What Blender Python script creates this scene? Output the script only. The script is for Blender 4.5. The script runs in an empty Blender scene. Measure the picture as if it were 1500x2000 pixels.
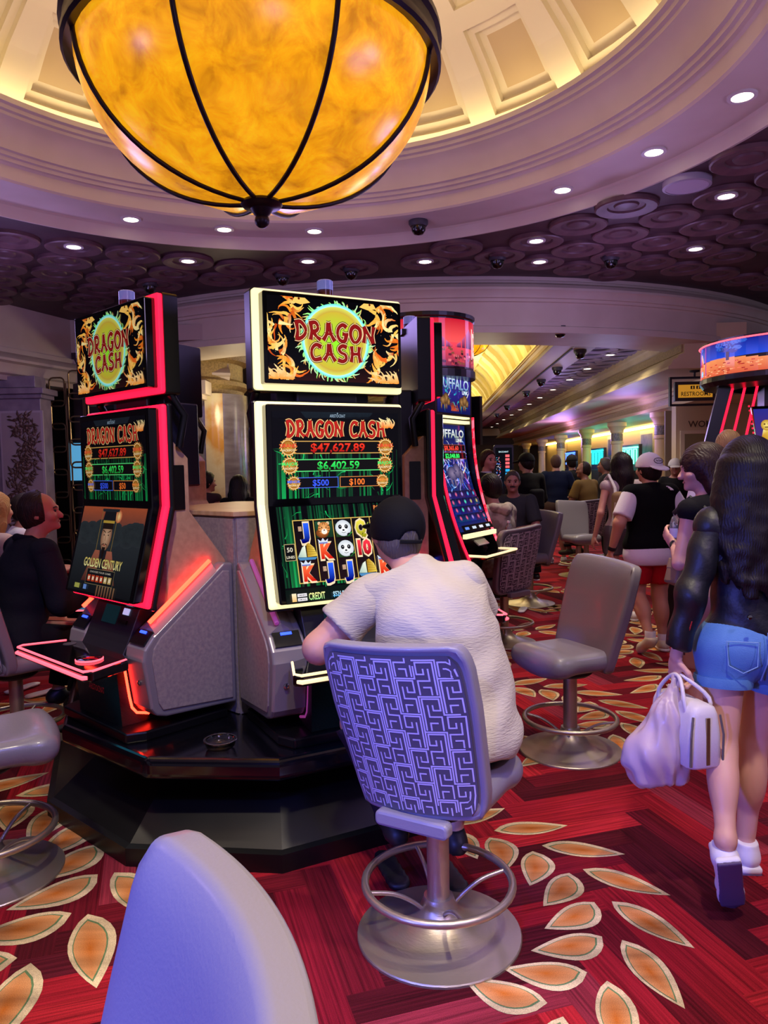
import bpy, math, random
import numpy as np
from mathutils import Vector, Matrix
rnd = random.Random(7)
PI = math.pi
S = bpy.context.scene
COL = S.collection
R_ = math.radians


def C(h, a=1.0):
    h = h.lstrip('#')
    f = lambda x: x / 12.92 if x <= .04045 else ((x + .055) / 1.055) ** 2.4
    return tuple(f(int(h[i:i + 2], 16) / 255) for i in (0, 2, 4)) + (a,)


# ------------------------------------------------------------------ camera
cam_data = bpy.data.cameras.new('camera')
cam = bpy.data.objects.new('camera', cam_data)
COL.objects.link(cam)
pit, rol = R_(3.45), R_(1.1)
fw = Vector((0, math.cos(pit), -math.sin(pit)))
rt = Vector((1, 0, 0))
up = rt.cross(fw)
Rr = rt * math.cos(rol) - up * math.sin(rol)
Uu = up * math.cos(rol) + rt * math.sin(rol)
M = Matrix((Rr, Uu, -fw)).transposed().to_4x4()
M.translation = (0, 0, 1.595)
cam.matrix_world = M
cam_data.sensor_fit = 'VERTICAL'
cam_data.sensor_height = 24
cam_data.lens = 24 * 1466 / 2000
cam_data.clip_start = .05
S.camera = cam

# ------------------------------------------------------------------ world, exposure, room lights
S.view_settings.view_transform = 'Standard'
S.view_settings.look = 'None'
S.view_settings.gamma = 1
S.view_settings.use_curve_mapping = False
S.view_settings.exposure = 0.0
S.cycles.max_bounces = 6
S.cycles.diffuse_bounces = 3
S.cycles.glossy_bounces = 3
S.cycles.transmission_bounces = 5
S.cycles.transparent_max_bounces = 6
S.cycles.caustics_reflective = False
S.cycles.caustics_refractive = False
S.cycles.sample_clamp_indirect = 4
S.cycles.use_denoising = True
W = bpy.data.worlds.new('world')
S.world = W
W.use_nodes = True
W.node_tree.nodes['Background'].inputs[0].default_value = (.34, .29, .42, 1)
W.node_tree.nodes['Background'].inputs[1].default_value = .34

AX = (-.624, 4.115)          # axis of the rotunda, the lamp and the slot pod


LK = 1.6


def light(kind, loc, target, power, color, size=.2, angle=60, blend=.6):
    d = bpy.data.lights.new('lamp_light', kind)
    d.energy = power * LK
    d.color = color[:3]
    if kind == 'SPOT':
        d.spot_size = R_(angle)
        d.spot_blend = blend
        d.shadow_soft_size = size
    elif kind == 'AREA':
        d.shape = 'DISK'
        d.size = size
    else:
        d.shadow_soft_size = size
    o = bpy.data.objects.new('lamp_light', d)
    COL.objects.link(o)
    o.location = loc
    if target is not None:
        o.rotation_euler = (Vector(target) - Vector(loc)).to_track_quat('-Z', 'Y').to_euler()
    return o


WARM = (1, .80, .52)
BLUE = (.12, .15, 1)
VIO = (.66, .47, 1)
# coloured wash of the gaming floor: unseen blue and violet fill lamps, added around the viewer and rotunda
light('SPOT', (-2.3, -.5, 1.5), (-.3, .95, .9), 380, BLUE, .15, 50)
light('SPOT', (-1.0, -.9, 3.3), (.1, 2.3, .75), 175, BLUE, .12, 22)
light('SPOT', (.3, .2, 3.4), (-.8, 3.1, .4), 130, BLUE, .12, 50)
light('SPOT', (2.6, .2, 3.4), (1.25, 2.3, .0), 130, VIO, .12, 50)
light('POINT', (-4.0, 2.0, 2.6), None, 22, VIO, .3)
light('POINT', (3.6, 3.2, 2.7), None, 28, VIO, .3)
light('POINT', (.6, .2, 2.9), None, 22, (.72, .55, 1), .4)
light('POINT', (-3.2, 6.6, 2.8), None, 13, (.55, .4, 1), .3)
light('POINT', (2.2, 6.9, 2.8), None, 11, (.55, .4, 1), .3)
# violet wash on the cornice of the dome
for p in ((-2.6, 5.0, 2.75), (1.2, 5.1, 2.75), (1.5, 3.2, 2.75), (-.6, 5.9, 2.8)):
    light('POINT', p, None, 8, (.5, .36, 1), .25)
# warm ceiling downlights
for p, t, e in (((1.1, 1.5, 3.6), (.6, 2.4, 0), 150), ((-.5, 1.5, 3.6), (-.75, 3.2, .7), 110), ((.5, .5, 3.6), (-.15, .95, .8), 230), ((1.55, 3.6, 3.6), (1.3, 4.1, 0), 120), ((-.2, .5, 3.6), (-.35, 1.2, 0), 60),
                ((1.45, 7, 3.55), (1.4, 6.6, 0), 120), ((.05, 2.6, 3.7), (.2, 2.55, 0), 30), ((-2.6, 3.2, 3.6), (-2.2, 3.0, 0), 70),
                ((-2.4, 6.2, 3.6), (-2.3, 5.4, 0), 60), ((3.0, 7.4, 3.6), (2.7, 7.0, 0), 110), ((2.6, 10, 3.1), (2.6, 10, 0), 100),
                ((3.1, 13, 3.1), (3.1, 13, 0), 100), ((2.2, 4.6, 3.6), (2.0, 4.6, 0), 70)):
    light('SPOT', p, t, e, (1, .86, .66), .06, 56, .7)
# ------------------------------------------------------------------ materials
MATS = {}


def mat(name, col, rough=.5, metal=0, emit=0, noise=None, bump=None, coat=0, trans=0, spec=.5, col2=None, sss=0, sheen=0, wave=None, ecol=None):
    """noise=(scale, detail, stretch) mixes col with col2; bump=(scale, strength, stretch); wave=(scale, distortion, strength, dir)"""
    if name in MATS:
        return MATS[name]
    m = bpy.data.materials.new(name)
    m.use_nodes = True
    nt = m.node_tree
    b = nt.nodes['Principled BSDF']
    I = b.inputs
    if isinstance(col, str):
        col = C(col)
    if isinstance(col2, str):
        col2 = C(col2)
    I['Base Color'].default_value = col
    I['Roughness'].default_value = rough
    I['Metallic'].default_value = metal
    I['Specular IOR Level'].default_value = spec
    I['Coat Weight'].default_value = coat
    I['Coat Roughness'].default_value = .08
    I['Transmission Weight'].default_value = trans
    I['Sheen Weight'].default_value = sheen
    if sss:
        I['Subsurface Weight'].default_value = sss
        I['Subsurface Radius'].default_value = (.02, .008, .004)
    if emit:
        I['Emission Color'].default_value = C(ecol) if ecol else col
        I['Emission Strength'].default_value = emit
    L = nt.links.new

    def coords(st):
        tc = nt.nodes.new('ShaderNodeTexCoord')
        mp = nt.nodes.new('ShaderNodeMapping')
        mp.inputs['Scale'].default_value = st
        L(tc.outputs['Object'], mp.inputs['Vector'])
        return mp.outputs[0]
    if noise:
        n = nt.nodes.new('ShaderNodeTexNoise')
        n.inputs['Scale'].default_value = noise[0]
        n.inputs['Detail'].default_value = noise[1]
        L(coords(noise[2] if len(noise) > 2 else (1, 1, 1)), n.inputs['Vector'])
        r = nt.nodes.new('ShaderNodeValToRGB')
        lo, hi = noise[3] if len(noise) > 3 else (.35, .65)
        r.color_ramp.elements[0].position = lo
        r.color_ramp.elements[1].position = hi
        r.color_ramp.elements[0].color = col
        r.color_ramp.elements[1].color = col2 or tuple(c * .7 for c in col[:3]) + (1,)
        L(n.outputs['Fac'], r.inputs['Fac'])
        L(r.outputs['Color'], I['Base Color'])
        if emit and not ecol:
            L(r.outputs['Color'], I['Emission Color'])
    h = None
    if bump:
        n = nt.nodes.new('ShaderNodeTexNoise')
        n.inputs['Scale'].default_value = bump[0]
        n.inputs['Detail'].default_value = 3
        L(coords(bump[2] if len(bump) > 2 else (1, 1, 1)), n.inputs['Vector'])
        h = (n.outputs['Fac'], bump[1])
    if wave:
        n = nt.nodes.new('ShaderNodeTexWave')
        n.inputs['Scale'].default_value = wave[0]
        n.inputs['Distortion'].default_value = wave[1]
        n.inputs['Detail'].default_value = 2
        n.inputs['Detail Scale'].default_value = 1.2
        n.bands_direction = wave[3]
        L(coords((1, 1, 1)), n.inputs['Vector'])
        h = (n.outputs['Fac'], wave[2])
    if h:
        bp = nt.nodes.new('ShaderNodeBump')
        bp.inputs['Strength'].default_value = h[1]
        bp.inputs['Distance'].default_value = .004
        L(h[0], bp.inputs['Height'])
        L(bp.outputs[0], I['Normal'])
    MATS[name] = m
    return m


def screen_mat(name, strength):
    """a lit display: shows the colours of the picture it carries"""
    if name in MATS:
        return MATS[name]
    m = bpy.data.materials.new(name)
    m.use_nodes = True
    nt = m.node_tree
    b = nt.nodes['Principled BSDF']
    a = nt.nodes.new('ShaderNodeVertexColor')
    a.layer_name = 'picture'
    b.inputs['Base Color'].default_value = (.004, .004, .005, 1)
    b.inputs['Roughness'].default_value = .12
    b.inputs['Specular IOR Level'].default_value = .35
    nt.links.new(a.outputs['Color'], b.inputs['Emission Color'])
    b.inputs['Emission Strength'].default_value = strength
    MATS[name] = m
    return m


# ------------------------------------------------------------------ mesh building
class MB:
    def __init__(s):
        s.v, s.f, s.mi, s.M = [], [], [], None

    def add(s, vs, fs, mi=0, M=None):
        o = len(s.v)
        if M is not None:
            vs = [M @ Vector(p) for p in vs]
        s.v += [tuple(p) for p in vs]
        s.f += [tuple(i + o for i in f) for f in fs]
        s.mi += [mi] * len(fs)
        return s

    def box(s, c, d, mi=0, M=None, taper=1.0):
        x, y, z = d[0] / 2, d[1] / 2, d[2] / 2
        t = taper
        vs = [(-x, -y, -z), (x, -y, -z), (x, y, -z), (-x, y, -z), (-x * t, -y * t, z), (x * t, -y * t, z), (x * t, y * t, z), (-x * t, y * t, z)]
        vs = [(a + c[0], b + c[1], e + c[2]) for a, b, e in vs]
        return s.add(vs, [(3, 2, 1, 0), (4, 5, 6, 7), (0, 1, 5, 4), (1, 2, 6, 5), (2, 3, 7, 6), (3, 0, 4, 7)], mi, M)

    def loft(s, rings, mi=0, cap=True, closed=True, M=None):
        n = len(rings[0])
        vs = [p for r in rings for p in r]
        fs = []
        for i in range(len(rings) - 1):
            for j in range(n if closed else n - 1):
                k = (j + 1) % n
                fs.append((i * n + j, i * n + k, (i + 1) * n + k, (i + 1) * n + j))
        if cap:
            fs.append(tuple(range(n - 1, -1, -1)))
            fs.append(tuple(range((len(rings) - 1) * n, len(rings) * n)))
        return s.add(vs, fs, mi, M)

    def prism(s, poly, z0, z1, mi=0, M=None, ch=0):
        """polygon (counter-clockwise, xy) extruded z0..z1, optional chamfer"""
        if ch:
            c = [sum(p[i] for p in poly) / len(poly) for i in (0, 1)]
            def ins(e):
                out = []
                for p in poly:
                    d = math.hypot(p[0] - c[0], p[1] - c[1]) or 1
                    out.append((p[0] - (p[0] - c[0]) / d * e, p[1] - (p[1] - c[1]) / d * e))
                return out
            i2 = ins(ch)
            rings = [[(*p, z0) for p in i2], [(*p, z0 + ch) for p in poly], [(*p, z1 - ch) for p in poly], [(*p, z1) for p in i2]]
        else:
            rings = [[(*p, z0) for p in poly], [(*p, z1) for p in poly]]
        return s.loft(rings, mi, M=M)

    def lathe(s, prof, n=32, mi=0, M=None, c=(0, 0), a0=0, a1=2 * PI):
        full = abs(a1 - a0 - 2 * PI) < 1e-6
        k = n if full else n + 1
        vs = []
        for r, z in prof:
            for j in range(k):
                a = a0 + (a1 - a0) * j / n
                vs.append((c[0] + r * math.cos(a), c[1] + r * math.sin(a), z))
        fs = []
        for i in range(len(prof) - 1):
            for j in range(n):
                q = (j + 1) % k
                fs.append((i * k + j, i * k + q, (i + 1) * k + q, (i + 1) * k + j))
        return s.add(vs, fs, mi, M)

    def tube(s, path, r, n=8, mi=0, closed=False, M=None):
        P = [Vector(p) for p in path]
        rs = r if isinstance(r, (list, tuple)) else [r] * len(P)
        m = len(P)
        rings = []
        ref = None
        for i, p in enumerate(P):
            a = P[(i - 1) % m] if (closed or i > 0) else p
            b = P[(i + 1) % m] if (closed or i < m - 1) else p
            t = (b - a).normalized()
            if ref is None:
                ref = Vector((0, 0, 1)) if abs(t.z) < .9 else Vector((1, 0, 0))
            x = (ref - t * ref.dot(t))
            x.normalize()
            ref = x
            y = t.cross(x)
            rings.append([p + (x * math.cos(2 * PI * j / n) + y * math.sin(2 * PI * j / n)) * rs[i] for j in range(n)])
        if closed:
            rings.append(rings[0])
        return s.loft(rings, mi, cap=not closed, M=M)

    def ball(s, c, r, n=12, mi=0, M=None):
        r = r if isinstance(r, (tuple, list)) else (r, r, r)
        k = max(4, n // 2)
        prof = [(math.sin(PI * i / k), -math.cos(PI * i / k)) for i in range(k + 1)]
        vs, fs = [], []
        for a, z in prof:
            for j in range(n):
                t = 2 * PI * j / n
                vs.append((c[0] + r[0] * a * math.cos(t), c[1] + r[1] * a * math.sin(t), c[2] + r[2] * z))
        for i in range(k):
            for j in range(n):
                q = (j + 1) % n
                fs.append((i * n + j, i * n + q, (i + 1) * n + q, (i + 1) * n + j))
        return s.add(vs, fs, mi, M)

    def build(s, name, m, parent=None, smooth=None, bev=0, seg=2, kind=None, loc=None):
        me = bpy.data.meshes.new(name)
        me.from_pydata(s.v, [], s.f)
        ms = m if isinstance(m, (list, tuple)) else [m]
        for x in ms:
            me.materials.append(x)
        if len(ms) > 1:
            me.polygons.foreach_set('material_index', s.mi)
        me.update()
        if smooth is not None:
            me.shade_smooth()
            me.set_sharp_from_angle(angle=R_(smooth))
        o = bpy.data.objects.new(name, me)
        COL.objects.link(o)
        if parent is not None:
            o.parent = parent
        if loc is not None:
            o.location = loc
        if bev:
            b = o.modifiers.new('bevel', 'BEVEL')
            b.width = bev
            b.segments = seg
            b.limit_method = 'ANGLE'
            b.angle_limit = R_(35)
        if kind:
            o['kind'] = kind
        return o


def rrect(w, h, r, n=5, cx=0, cy=0):
    out = []
    r = max(r, 1e-4)
    for qx, qy, a in ((1, -1, -90), (1, 1, 0), (-1, 1, 90), (-1, -1, 180)):
        for i in range(n + 1):
            t = R_(a + 90 * i / n)
            out.append((cx + qx * (w / 2 - r) + r * math.cos(t), cy + qy * (h / 2 - r) + r * math.sin(t)))
    return out


def circ(r, n=24, cx=0, cy=0, a0=0):
    return [(cx + r * math.cos(a0 + 2 * PI * i / n), cy + r * math.sin(a0 + 2 * PI * i / n)) for i in range(n)]


def tag(o, label, cat, group=None):
    o['label'] = label
    o['category'] = cat
    if group:
        o['group'] = group
    return o


def thing(name, label, cat, loc=(0, 0, 0), rz=0, group=None):
    o = bpy.data.objects.new(name, None)
    COL.objects.link(o)
    o.location = loc
    o.rotation_euler = (0, 0, rz)
    o.empty_display_size = .1
    return tag(o, label, cat, group)


def dup(root, loc, rz=None, label=None, group=None, parent=None):
    c = root.copy()
    COL.objects.link(c)
    if loc is not None:
        c.location = loc
    if rz is not None:
        c.rotation_euler = (0, 0, rz)
    if label:
        c['label'] = label
    if group:
        c['group'] = group
    if parent is not None:
        c.parent = parent
    for ch in root.children:
        dup(ch, None, parent=c)
    return c


def struct(o):
    o['kind'] = 'structure'
    return o


def MX(loc=(0, 0, 0), rx=0, ry=0, rz=0, s=1):
    return Matrix.Translation(loc) @ Matrix.Rotation(rz, 4, 'Z') @ Matrix.Rotation(ry, 4, 'Y') @ Matrix.Rotation(rx, 4, 'X') @ Matrix.Scale(s, 4)


# ------------------------------------------------------------------ lettering
_TX = {}


def text_polys(t, bold=0.0):
    """polygons (verts, faces) of a line of type, 1 unit high capitals, starting at x=0"""
    key = (t, bold)
    if key not in _TX:
        cu = bpy.data.curves.new('lettering', 'FONT')
        cu.body = t
        cu.resolution_u = 2
        cu.offset = bold
        o = bpy.data.objects.new('lettering', cu)
        COL.objects.link(o)
        dg = bpy.context.evaluated_depsgraph_get()
        me = bpy.data.meshes.new_from_object(o.evaluated_get(dg))
        vs = [(v.co.x / .73, v.co.y / .73) for v in me.vertices]
        fs = [tuple(p.vertices) for p in me.polygons]
        bpy.data.objects.remove(o)
        bpy.data.curves.remove(cu)
        bpy.data.meshes.remove(me)
        _TX[key] = (vs, fs, max([v[0] for v in vs] or [1]), min([v[0] for v in vs] or [0]))
    return _TX[key]


# brush letters with wedge ends: strokes as (points) on a 1x1 box
BRUSH = {
    'D': [[(.1, .96), (.2, .5), (.12, .04)], [(.0, .92), (.45, .98), (.85, .62), (.78, .28), (.35, .03), (.0, .06)]],
    'R': [[(.12, .98), (.2, .5), (.1, .0)], [(.0, .92), (.5, 1.0), (.74, .76), (.6, .54), (.22, .46)], [(.34, .48), (.6, .2), (.95, .04)]],
    'A': [[(.44, .98), (.3, .4), (.0, .02)], [(.5, .98), (.68, .4), (1.0, .0)], [(.2, .36), (.5, .42), (.78, .36)], [(.3, .95), (.68, .97)]],
    'G': [[(.86, .84), (.55, .98), (.18, .78), (.08, .4), (.3, .08), (.7, .06), (.84, .42)], [(.5, .46), (.98, .42)]],
    'O': [[(.5, .98), (.16, .8), (.06, .42), (.3, .05), (.62, .05), (.92, .4), (.84, .8), (.44, .97)]],
    'N': [[(.12, .98), (.16, .5), (.04, .02)], [(.06, .98), (.5, .5), (.9, .02)], [(.98, 1.0), (.86, .5), (.9, .02)]],
    'C': [[(.9, .86), (.5, .96), (.16, .72), (.1, .34), (.36, .04), (.95, .14)], [(.88, .98), (.8, .74)]],
    'S': [[(.88, .9), (.5, .98), (.18, .78), (.36, .56), (.72, .44), (.8, .18), (.5, .02), (.06, .1)]],
    'H': [[(.14, 1.0), (.2, .5), (.08, .0)], [(.86, .98), (.8, .5), (.94, .0)], [(.06, .5), (.94, .54)]],
    'L': [[(.2, 1), (.24, .5), (.16, .06)], [(.04, .06), (.5, .1), (.92, .2)]],
    'E': [[(.2, 1), (.24, .5), (.16, .04)], [(.06, .94), (.86, .96)], [(.2, .52), (.7, .54)], [(.06, .06), (.9, .1)]],
    'T': [[(.5, .94), (.48, .4), (.56, .0)], [(.02, .86), (.5, .94), (.98, .92)]],
    'U': [[(.12, 1), (.12, .4), (.34, .04), (.7, .08), (.86, .4), (.88, 1)]],
    'Y': [[(.06, 1), (.3, .6), (.5, .46)], [(.96, 1), (.6, .5), (.4, .0)]],
}


def smooth_path(p, k=4):
    if len(p) < 3:
        p = [p[0], tuple((a + b) / 2 for a, b in zip(*p)), p[1]]
    q = [p[0]] + list(p) + [p[-1]]
    out = []
    for i in range(1, len(q) - 2):
        for j in range(k):
            t = j / k
            out.append(tuple(.5 * ((2 * q[i][d]) + (-q[i - 1][d] + q[i + 1][d]) * t + (2 * q[i - 1][d] - 5 * q[i][d] + 4 * q[i + 1][d] - q[i + 2][d]) * t * t
                                   + (-q[i - 1][d] + 3 * q[i][d] - 3 * q[i + 1][d] + q[i + 2][d]) * t ** 3) for d in range(len(p[0]))))
    out.append(p[-1])
    return out


class Pic:
    """the picture on a display: flat coloured polygons stacked in thin layers"""

    def __init__(s, w, h):
        s.w, s.h, s.v, s.f, s.c, s.z = w, h, [], [], [], 0.0
        s.poly([(-w / 2, -h / 2), (w / 2, -h / 2), (w / 2, h / 2), (-w / 2, h / 2)], '#020204')

    def _col(s, c):
        return C(c) if isinstance(c, str) else c

    def up(s):
        s.z += .00012
        return s

    def poly(s, pts, col, cols=None):
        o = len(s.v)
        pts = [(min(max(x, -s.w / 2), s.w / 2), min(max(y, -s.h / 2), s.h / 2)) for x, y in pts]
        s.v += [(x, y, s.z) for x, y in pts]
        s.f.append(tuple(range(o, o + len(pts))))
        s.c += [s._col(c) for c in cols] if cols else [s._col(col)] * len(pts)
        return s

    def rect(s, cx, cy, w, h, col, col2=None):
        p = [(cx - w / 2, cy - h / 2), (cx + w / 2, cy - h / 2), (cx + w / 2, cy + h / 2), (cx - w / 2, cy + h / 2)]
        return s.poly(p, col, [col, col, col2, col2] if col2 else None)

    def frame(s, cx, cy, w, h, t, col):
        for a in ((cx, cy + h / 2, w + t, t), (cx, cy - h / 2, w + t, t), (cx - w / 2, cy, t, h), (cx + w / 2, cy, t, h)):
            s.rect(*a, col)
        return s

    def disc(s, cx, cy, rx, ry, col, edge=None, n=28, dx=0, dy=0):
        for i in range(n):
            a, b = 2 * PI * i / n, 2 * PI * (i + 1) / n
            s.poly([(cx + dx, cy + dy), (cx + rx * math.cos(a), cy + ry * math.sin(a)), (cx + rx * math.cos(b), cy + ry * math.sin(b))], col, [col, edge or col, edge or col])
        return s

    def ring(s, cx, cy, r0, r1, c0, c1, n=32, ky=1):
        for i in range(n):
            a, b = 2 * PI * i / n, 2 * PI * (i + 1) / n
            q = lambda r, t: (cx + r * math.cos(t), cy + r * ky * math.sin(t))
            s.poly([q(r0, a), q(r1, a), q(r1, b), q(r0, b)], c0, [c0, c1, c1, c0])
        return s

    def line(s, p, w, col, w2=None, cols=None):
        n = len(p)
        L, Rr = [], []
        for i in range(n):
            a, b = p[max(i - 1, 0)], p[min(i + 1, n - 1)]
            dx, dy = b[0] - a[0], b[1] - a[1]
            d = math.hypot(dx, dy) or 1
            ww = (w + ((w2 if w2 is not None else w) - w) * i / (n - 1)) / 2
            L.append((p[i][0] - dy / d * ww, p[i][1] + dx / d * ww))
            Rr.append((p[i][0] + dy / d * ww, p[i][1] - dx / d * ww))
        for i in range(n - 1):
            cc = None
            if cols:
                t0, t1 = i / (n - 1), (i + 1) / (n - 1)
                m = lambda t: tuple(C(cols[0])[k] * (1 - t) + C(cols[1])[k] * t for k in range(4))
                cc = [m(t0), m(t0), m(t1), m(t1)]
            s.poly([L[i], Rr[i], Rr[i + 1], L[i + 1]], col, cc)
        return s

    def text(s, t, cx, cy, h, col, bold=.0, w=None, align=0, col2=None):
        vs, fs, x1, x0 = text_polys(t, bold)
        k = h if w is None else w / (x1 - x0)
        off = (x1 + x0) / 2 if align == 0 else (x0 if align < 0 else x1)
        c1, c2 = s._col(col), s._col(col2 or col)
        for f in fs:
            pts = [((vs[i][0] - off) * k + cx, (vs[i][1] - .5) * h + cy) for i in f]
            o = len(s.v)
            s.v += [(x, y, s.z) for x, y in pts]
            s.f.append(tuple(range(o, o + len(pts))))
            s.c += [tuple(c1[q] * vs[i][1] + c2[q] * (1 - vs[i][1]) for q in range(4)) for i in f]
        return s

    def brush(s, t, cx, cy, h, lw, adv, layers):
        """brush lettering, drawn once per (width factor, colour)"""
        n = len(t)
        tot = sum(.45 if ch == ' ' else adv for ch in t)
        for extra, col in layers:
            s.up()
            x = cx - tot * h / 2
            for i, ch in enumerate(t):
                if ch == ' ':
                    x += .45 * h
                    continue
                for st in BRUSH[ch]:
                    pts = smooth_path([(x + a * h * .86 * adv, cy + (b - .5) * h) for a, b in st])
                    m = len(pts)
                    s.line(pts[:m // 2 + 1], lw * h * 1.35 + extra, col, lw * h * .75 + extra)
                    s.line(pts[m // 2:], lw * h * .75 + extra, col, lw * h * 1.35 + extra)
                x += adv * h
        return s

    def build(s, name, m, parent, M, curve=None):
        me = bpy.data.meshes.new(name)
        vs = s.v
        if curve:
            vs = [curve(*p) for p in vs]
        me.from_pydata([tuple(M @ Vector(p)) for p in vs], [], s.f)
        me.materials.append(m)
        at = me.color_attributes.new('picture', 'FLOAT_COLOR', 'CORNER')
        li = np.empty(len(me.loops), dtype=np.int32)
        me.loops.foreach_get('vertex_index', li)
        at.data.foreach_set('color', np.array(s.c, dtype=np.float32)[li].ravel())
        o = bpy.data.objects.new(name, me)
        COL.objects.link(o)
        o.parent = parent
        return o


# ------------------------------------------------------------------ smooth solid figures (bodies, clothes, hair)
def V(*a):
    return np.array(a[0] if len(a) == 1 else a, float)


def nrm(v):
    v = np.asarray(v, float)
    return v / (np.linalg.norm(v) or 1)


class SDF:
    def __init__(s):
        s.ops = []

    def cap(s, a, b, ra, rb=None, k=.025, sub=False):
        a, b = V(a), V(b)
        rb = ra if rb is None else rb

        def f(P):
            d = b - a
            t = np.clip(((P - a) @ d) / max(d @ d, 1e-9), 0, 1)
            return np.linalg.norm(P - a - t[..., None] * d, axis=-1) - (ra + (rb - ra) * t)
        r = max(ra, rb)
        s.ops.append((f, np.minimum(a, b) - r, np.maximum(a, b) + r, k, sub))
        return s

    def chain(s, pts, rs, k=.025):
        for i in range(len(pts) - 1):
            s.cap(pts[i], pts[i + 1], rs[i], rs[i + 1], k)
        return s

    def ell(s, c, r, A=None, k=.03, sub=False):
        c, r = V(c), V(r)
        A = np.eye(3) if A is None else np.array(A, float)

        def f(P):
            q = (P - c) @ A.T
            k0 = np.linalg.norm(q / r, axis=-1)
            k1 = np.linalg.norm(q / (r * r), axis=-1)
            return k0 * (k0 - 1) / np.maximum(k1, 1e-6)
        m = np.abs(A.T * r).sum(1)
        s.ops.append((f, c - m, c + m, k, sub))
        return s

    def boxp(s, c, r, A=None, rd=.01, k=.01, sub=False):
        c, r = V(c), V(r)
        A = np.eye(3) if A is None else np.array(A, float)

        def f(P):
            q = np.abs((P - c) @ A.T) - (r - rd)
            return np.linalg.norm(np.maximum(q, 0), axis=-1) + np.minimum(q.max(-1), 0) - rd
        m = np.abs(A.T * r).sum(1)
        s.ops.append((f, c - m, c + m, k, sub))
        return s

    def cut(s, p, n, k=.004):
        """remove everything on the side n points to"""
        p, n = V(p), nrm(n)
        s.ops.append((lambda P: (P - p) @ n, None, None, k, 'cut'))
        return s

    def rip(s, amp, fn):
        s.ops.append((lambda P: fn(P) * amp, None, None, 0, 'add'))
        return s

    def mesh(s, v, lo=None, hi=None, skip=()):
        if lo is None:
            lo = np.min([o[1] for o in s.ops if o[1] is not None and o[4] is False], 0) - .03 - v
            hi = np.max([o[2] for o in s.ops if o[1] is not None and o[4] is False], 0) + .03 + v
        lo, hi = V(lo), V(hi)
        n = np.ceil((hi - lo) / v).astype(int) + 1
        D = np.full(n, 9.0, np.float32)
        ax = [lo[i] + v * np.arange(n[i]) for i in range(3)]
        for f, a, b, k, sub in s.ops:
            if a is None:
                i0, i1 = np.zeros(3, int), n
            else:
                g = k + 2.5 * v
                i0 = np.clip(np.floor((a - g - lo) / v).astype(int), 0, n)
                i1 = np.clip(np.ceil((b + g - lo) / v).astype(int) + 1, 0, n)
            if (i1 <= i0).any():
                continue
            sl = tuple(slice(i0[i], i1[i]) for i in range(3))
            P = np.stack(np.meshgrid(*[ax[i][i0[i]:i1[i]] for i in range(3)], indexing='ij'), -1)
            d = f(P)
            E = D[sl]
            if sub == 'add':
                D[sl] = E + d
            elif sub == 'cut':
                D[sl] = np.maximum(E, d)
            elif sub:
                h = np.maximum(k - np.abs(E + d), 0) / max(k, 1e-6)
                D[sl] = np.maximum(E, -d) + h * h * k * .25
            else:
                h = np.maximum(k - np.abs(E - d), 0) / max(k, 1e-6)
                D[sl] = np.minimum(E, d) - h * h * k * .25
        neg = D < 0
        cnt = sum(neg[x:n[0] - 1 + x, y:n[1] - 1 + y, z:n[2] - 1 + z].astype(np.int8) for x in (0, 1) for y in (0, 1) for z in (0, 1))
        act = (cnt > 0) & (cnt < 8)
        for (sa, sb) in skip:
            j0 = np.clip(np.ceil((V(sa) - lo) / v).astype(int) + 1, 0, n - 1)
            j1 = np.clip(np.floor((V(sb) - lo) / v).astype(int) - 1, 0, n - 1)
            if (j1 > j0).all():
                act[j0[0]:j1[0], j0[1]:j1[1], j0[2]:j1[2]] = False
        idx = np.argwhere(act)
        num = np.full(act.shape, -1, np.int64)
        num[act] = np.arange(len(idx))
        acc = np.zeros((len(idx), 3))
        m = np.zeros(len(idx))
        cs = [np.array(c) for c in ((0, 0, 0), (1, 0, 0), (0, 1, 0), (1, 1, 0), (0, 0, 1), (1, 0, 1), (0, 1, 1), (1, 1, 1))]
        val = [D[tuple((idx + c).T)] for c in cs]
        for i in range(8):
            for j in range(i + 1, 8):
                if np.abs(cs[i] - cs[j]).sum() != 1:
                    continue
                x = (val[i] < 0) != (val[j] < 0)
                t = val[i] / np.where(x, val[i] - val[j], 1)
                acc += np.where(x[:, None], cs[i] + t[:, None] * (cs[j] - cs[i]), 0)
                m += x
        verts = lo + v * (idx + acc / np.maximum(m, 1)[:, None])
        quads = []
        for a in range(3):
            b, c = (a + 1) % 3, (a + 2) % 3
            s0, s1 = [slice(None)] * 3, [slice(None)] * 3
            s0[a], s1[a] = slice(0, n[a] - 1), slice(1, n[a])
            x = neg[tuple(s0)] != neg[tuple(s1)]
            e = np.argwhere(x)
            e = e[(e[:, b] > 0) & (e[:, c] > 0) & (e[:, b] < n[b] - 1) & (e[:, c] < n[c] - 1)]
            fl = neg[tuple(e.T)]
            def at(db, dc):
                q = e.copy()
                q[:, b] -= db
                q[:, c] -= dc
                return num[tuple(q.T)]
            q = np.stack([at(1, 1), at(0, 1), at(0, 0), at(1, 0)], 1)
            q[~fl] = q[~fl][:, ::-1]
            quads.append(q)
        quads = np.concatenate(quads)
        quads = quads[(quads >= 0).all(1)]
        return verts, quads

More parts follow.
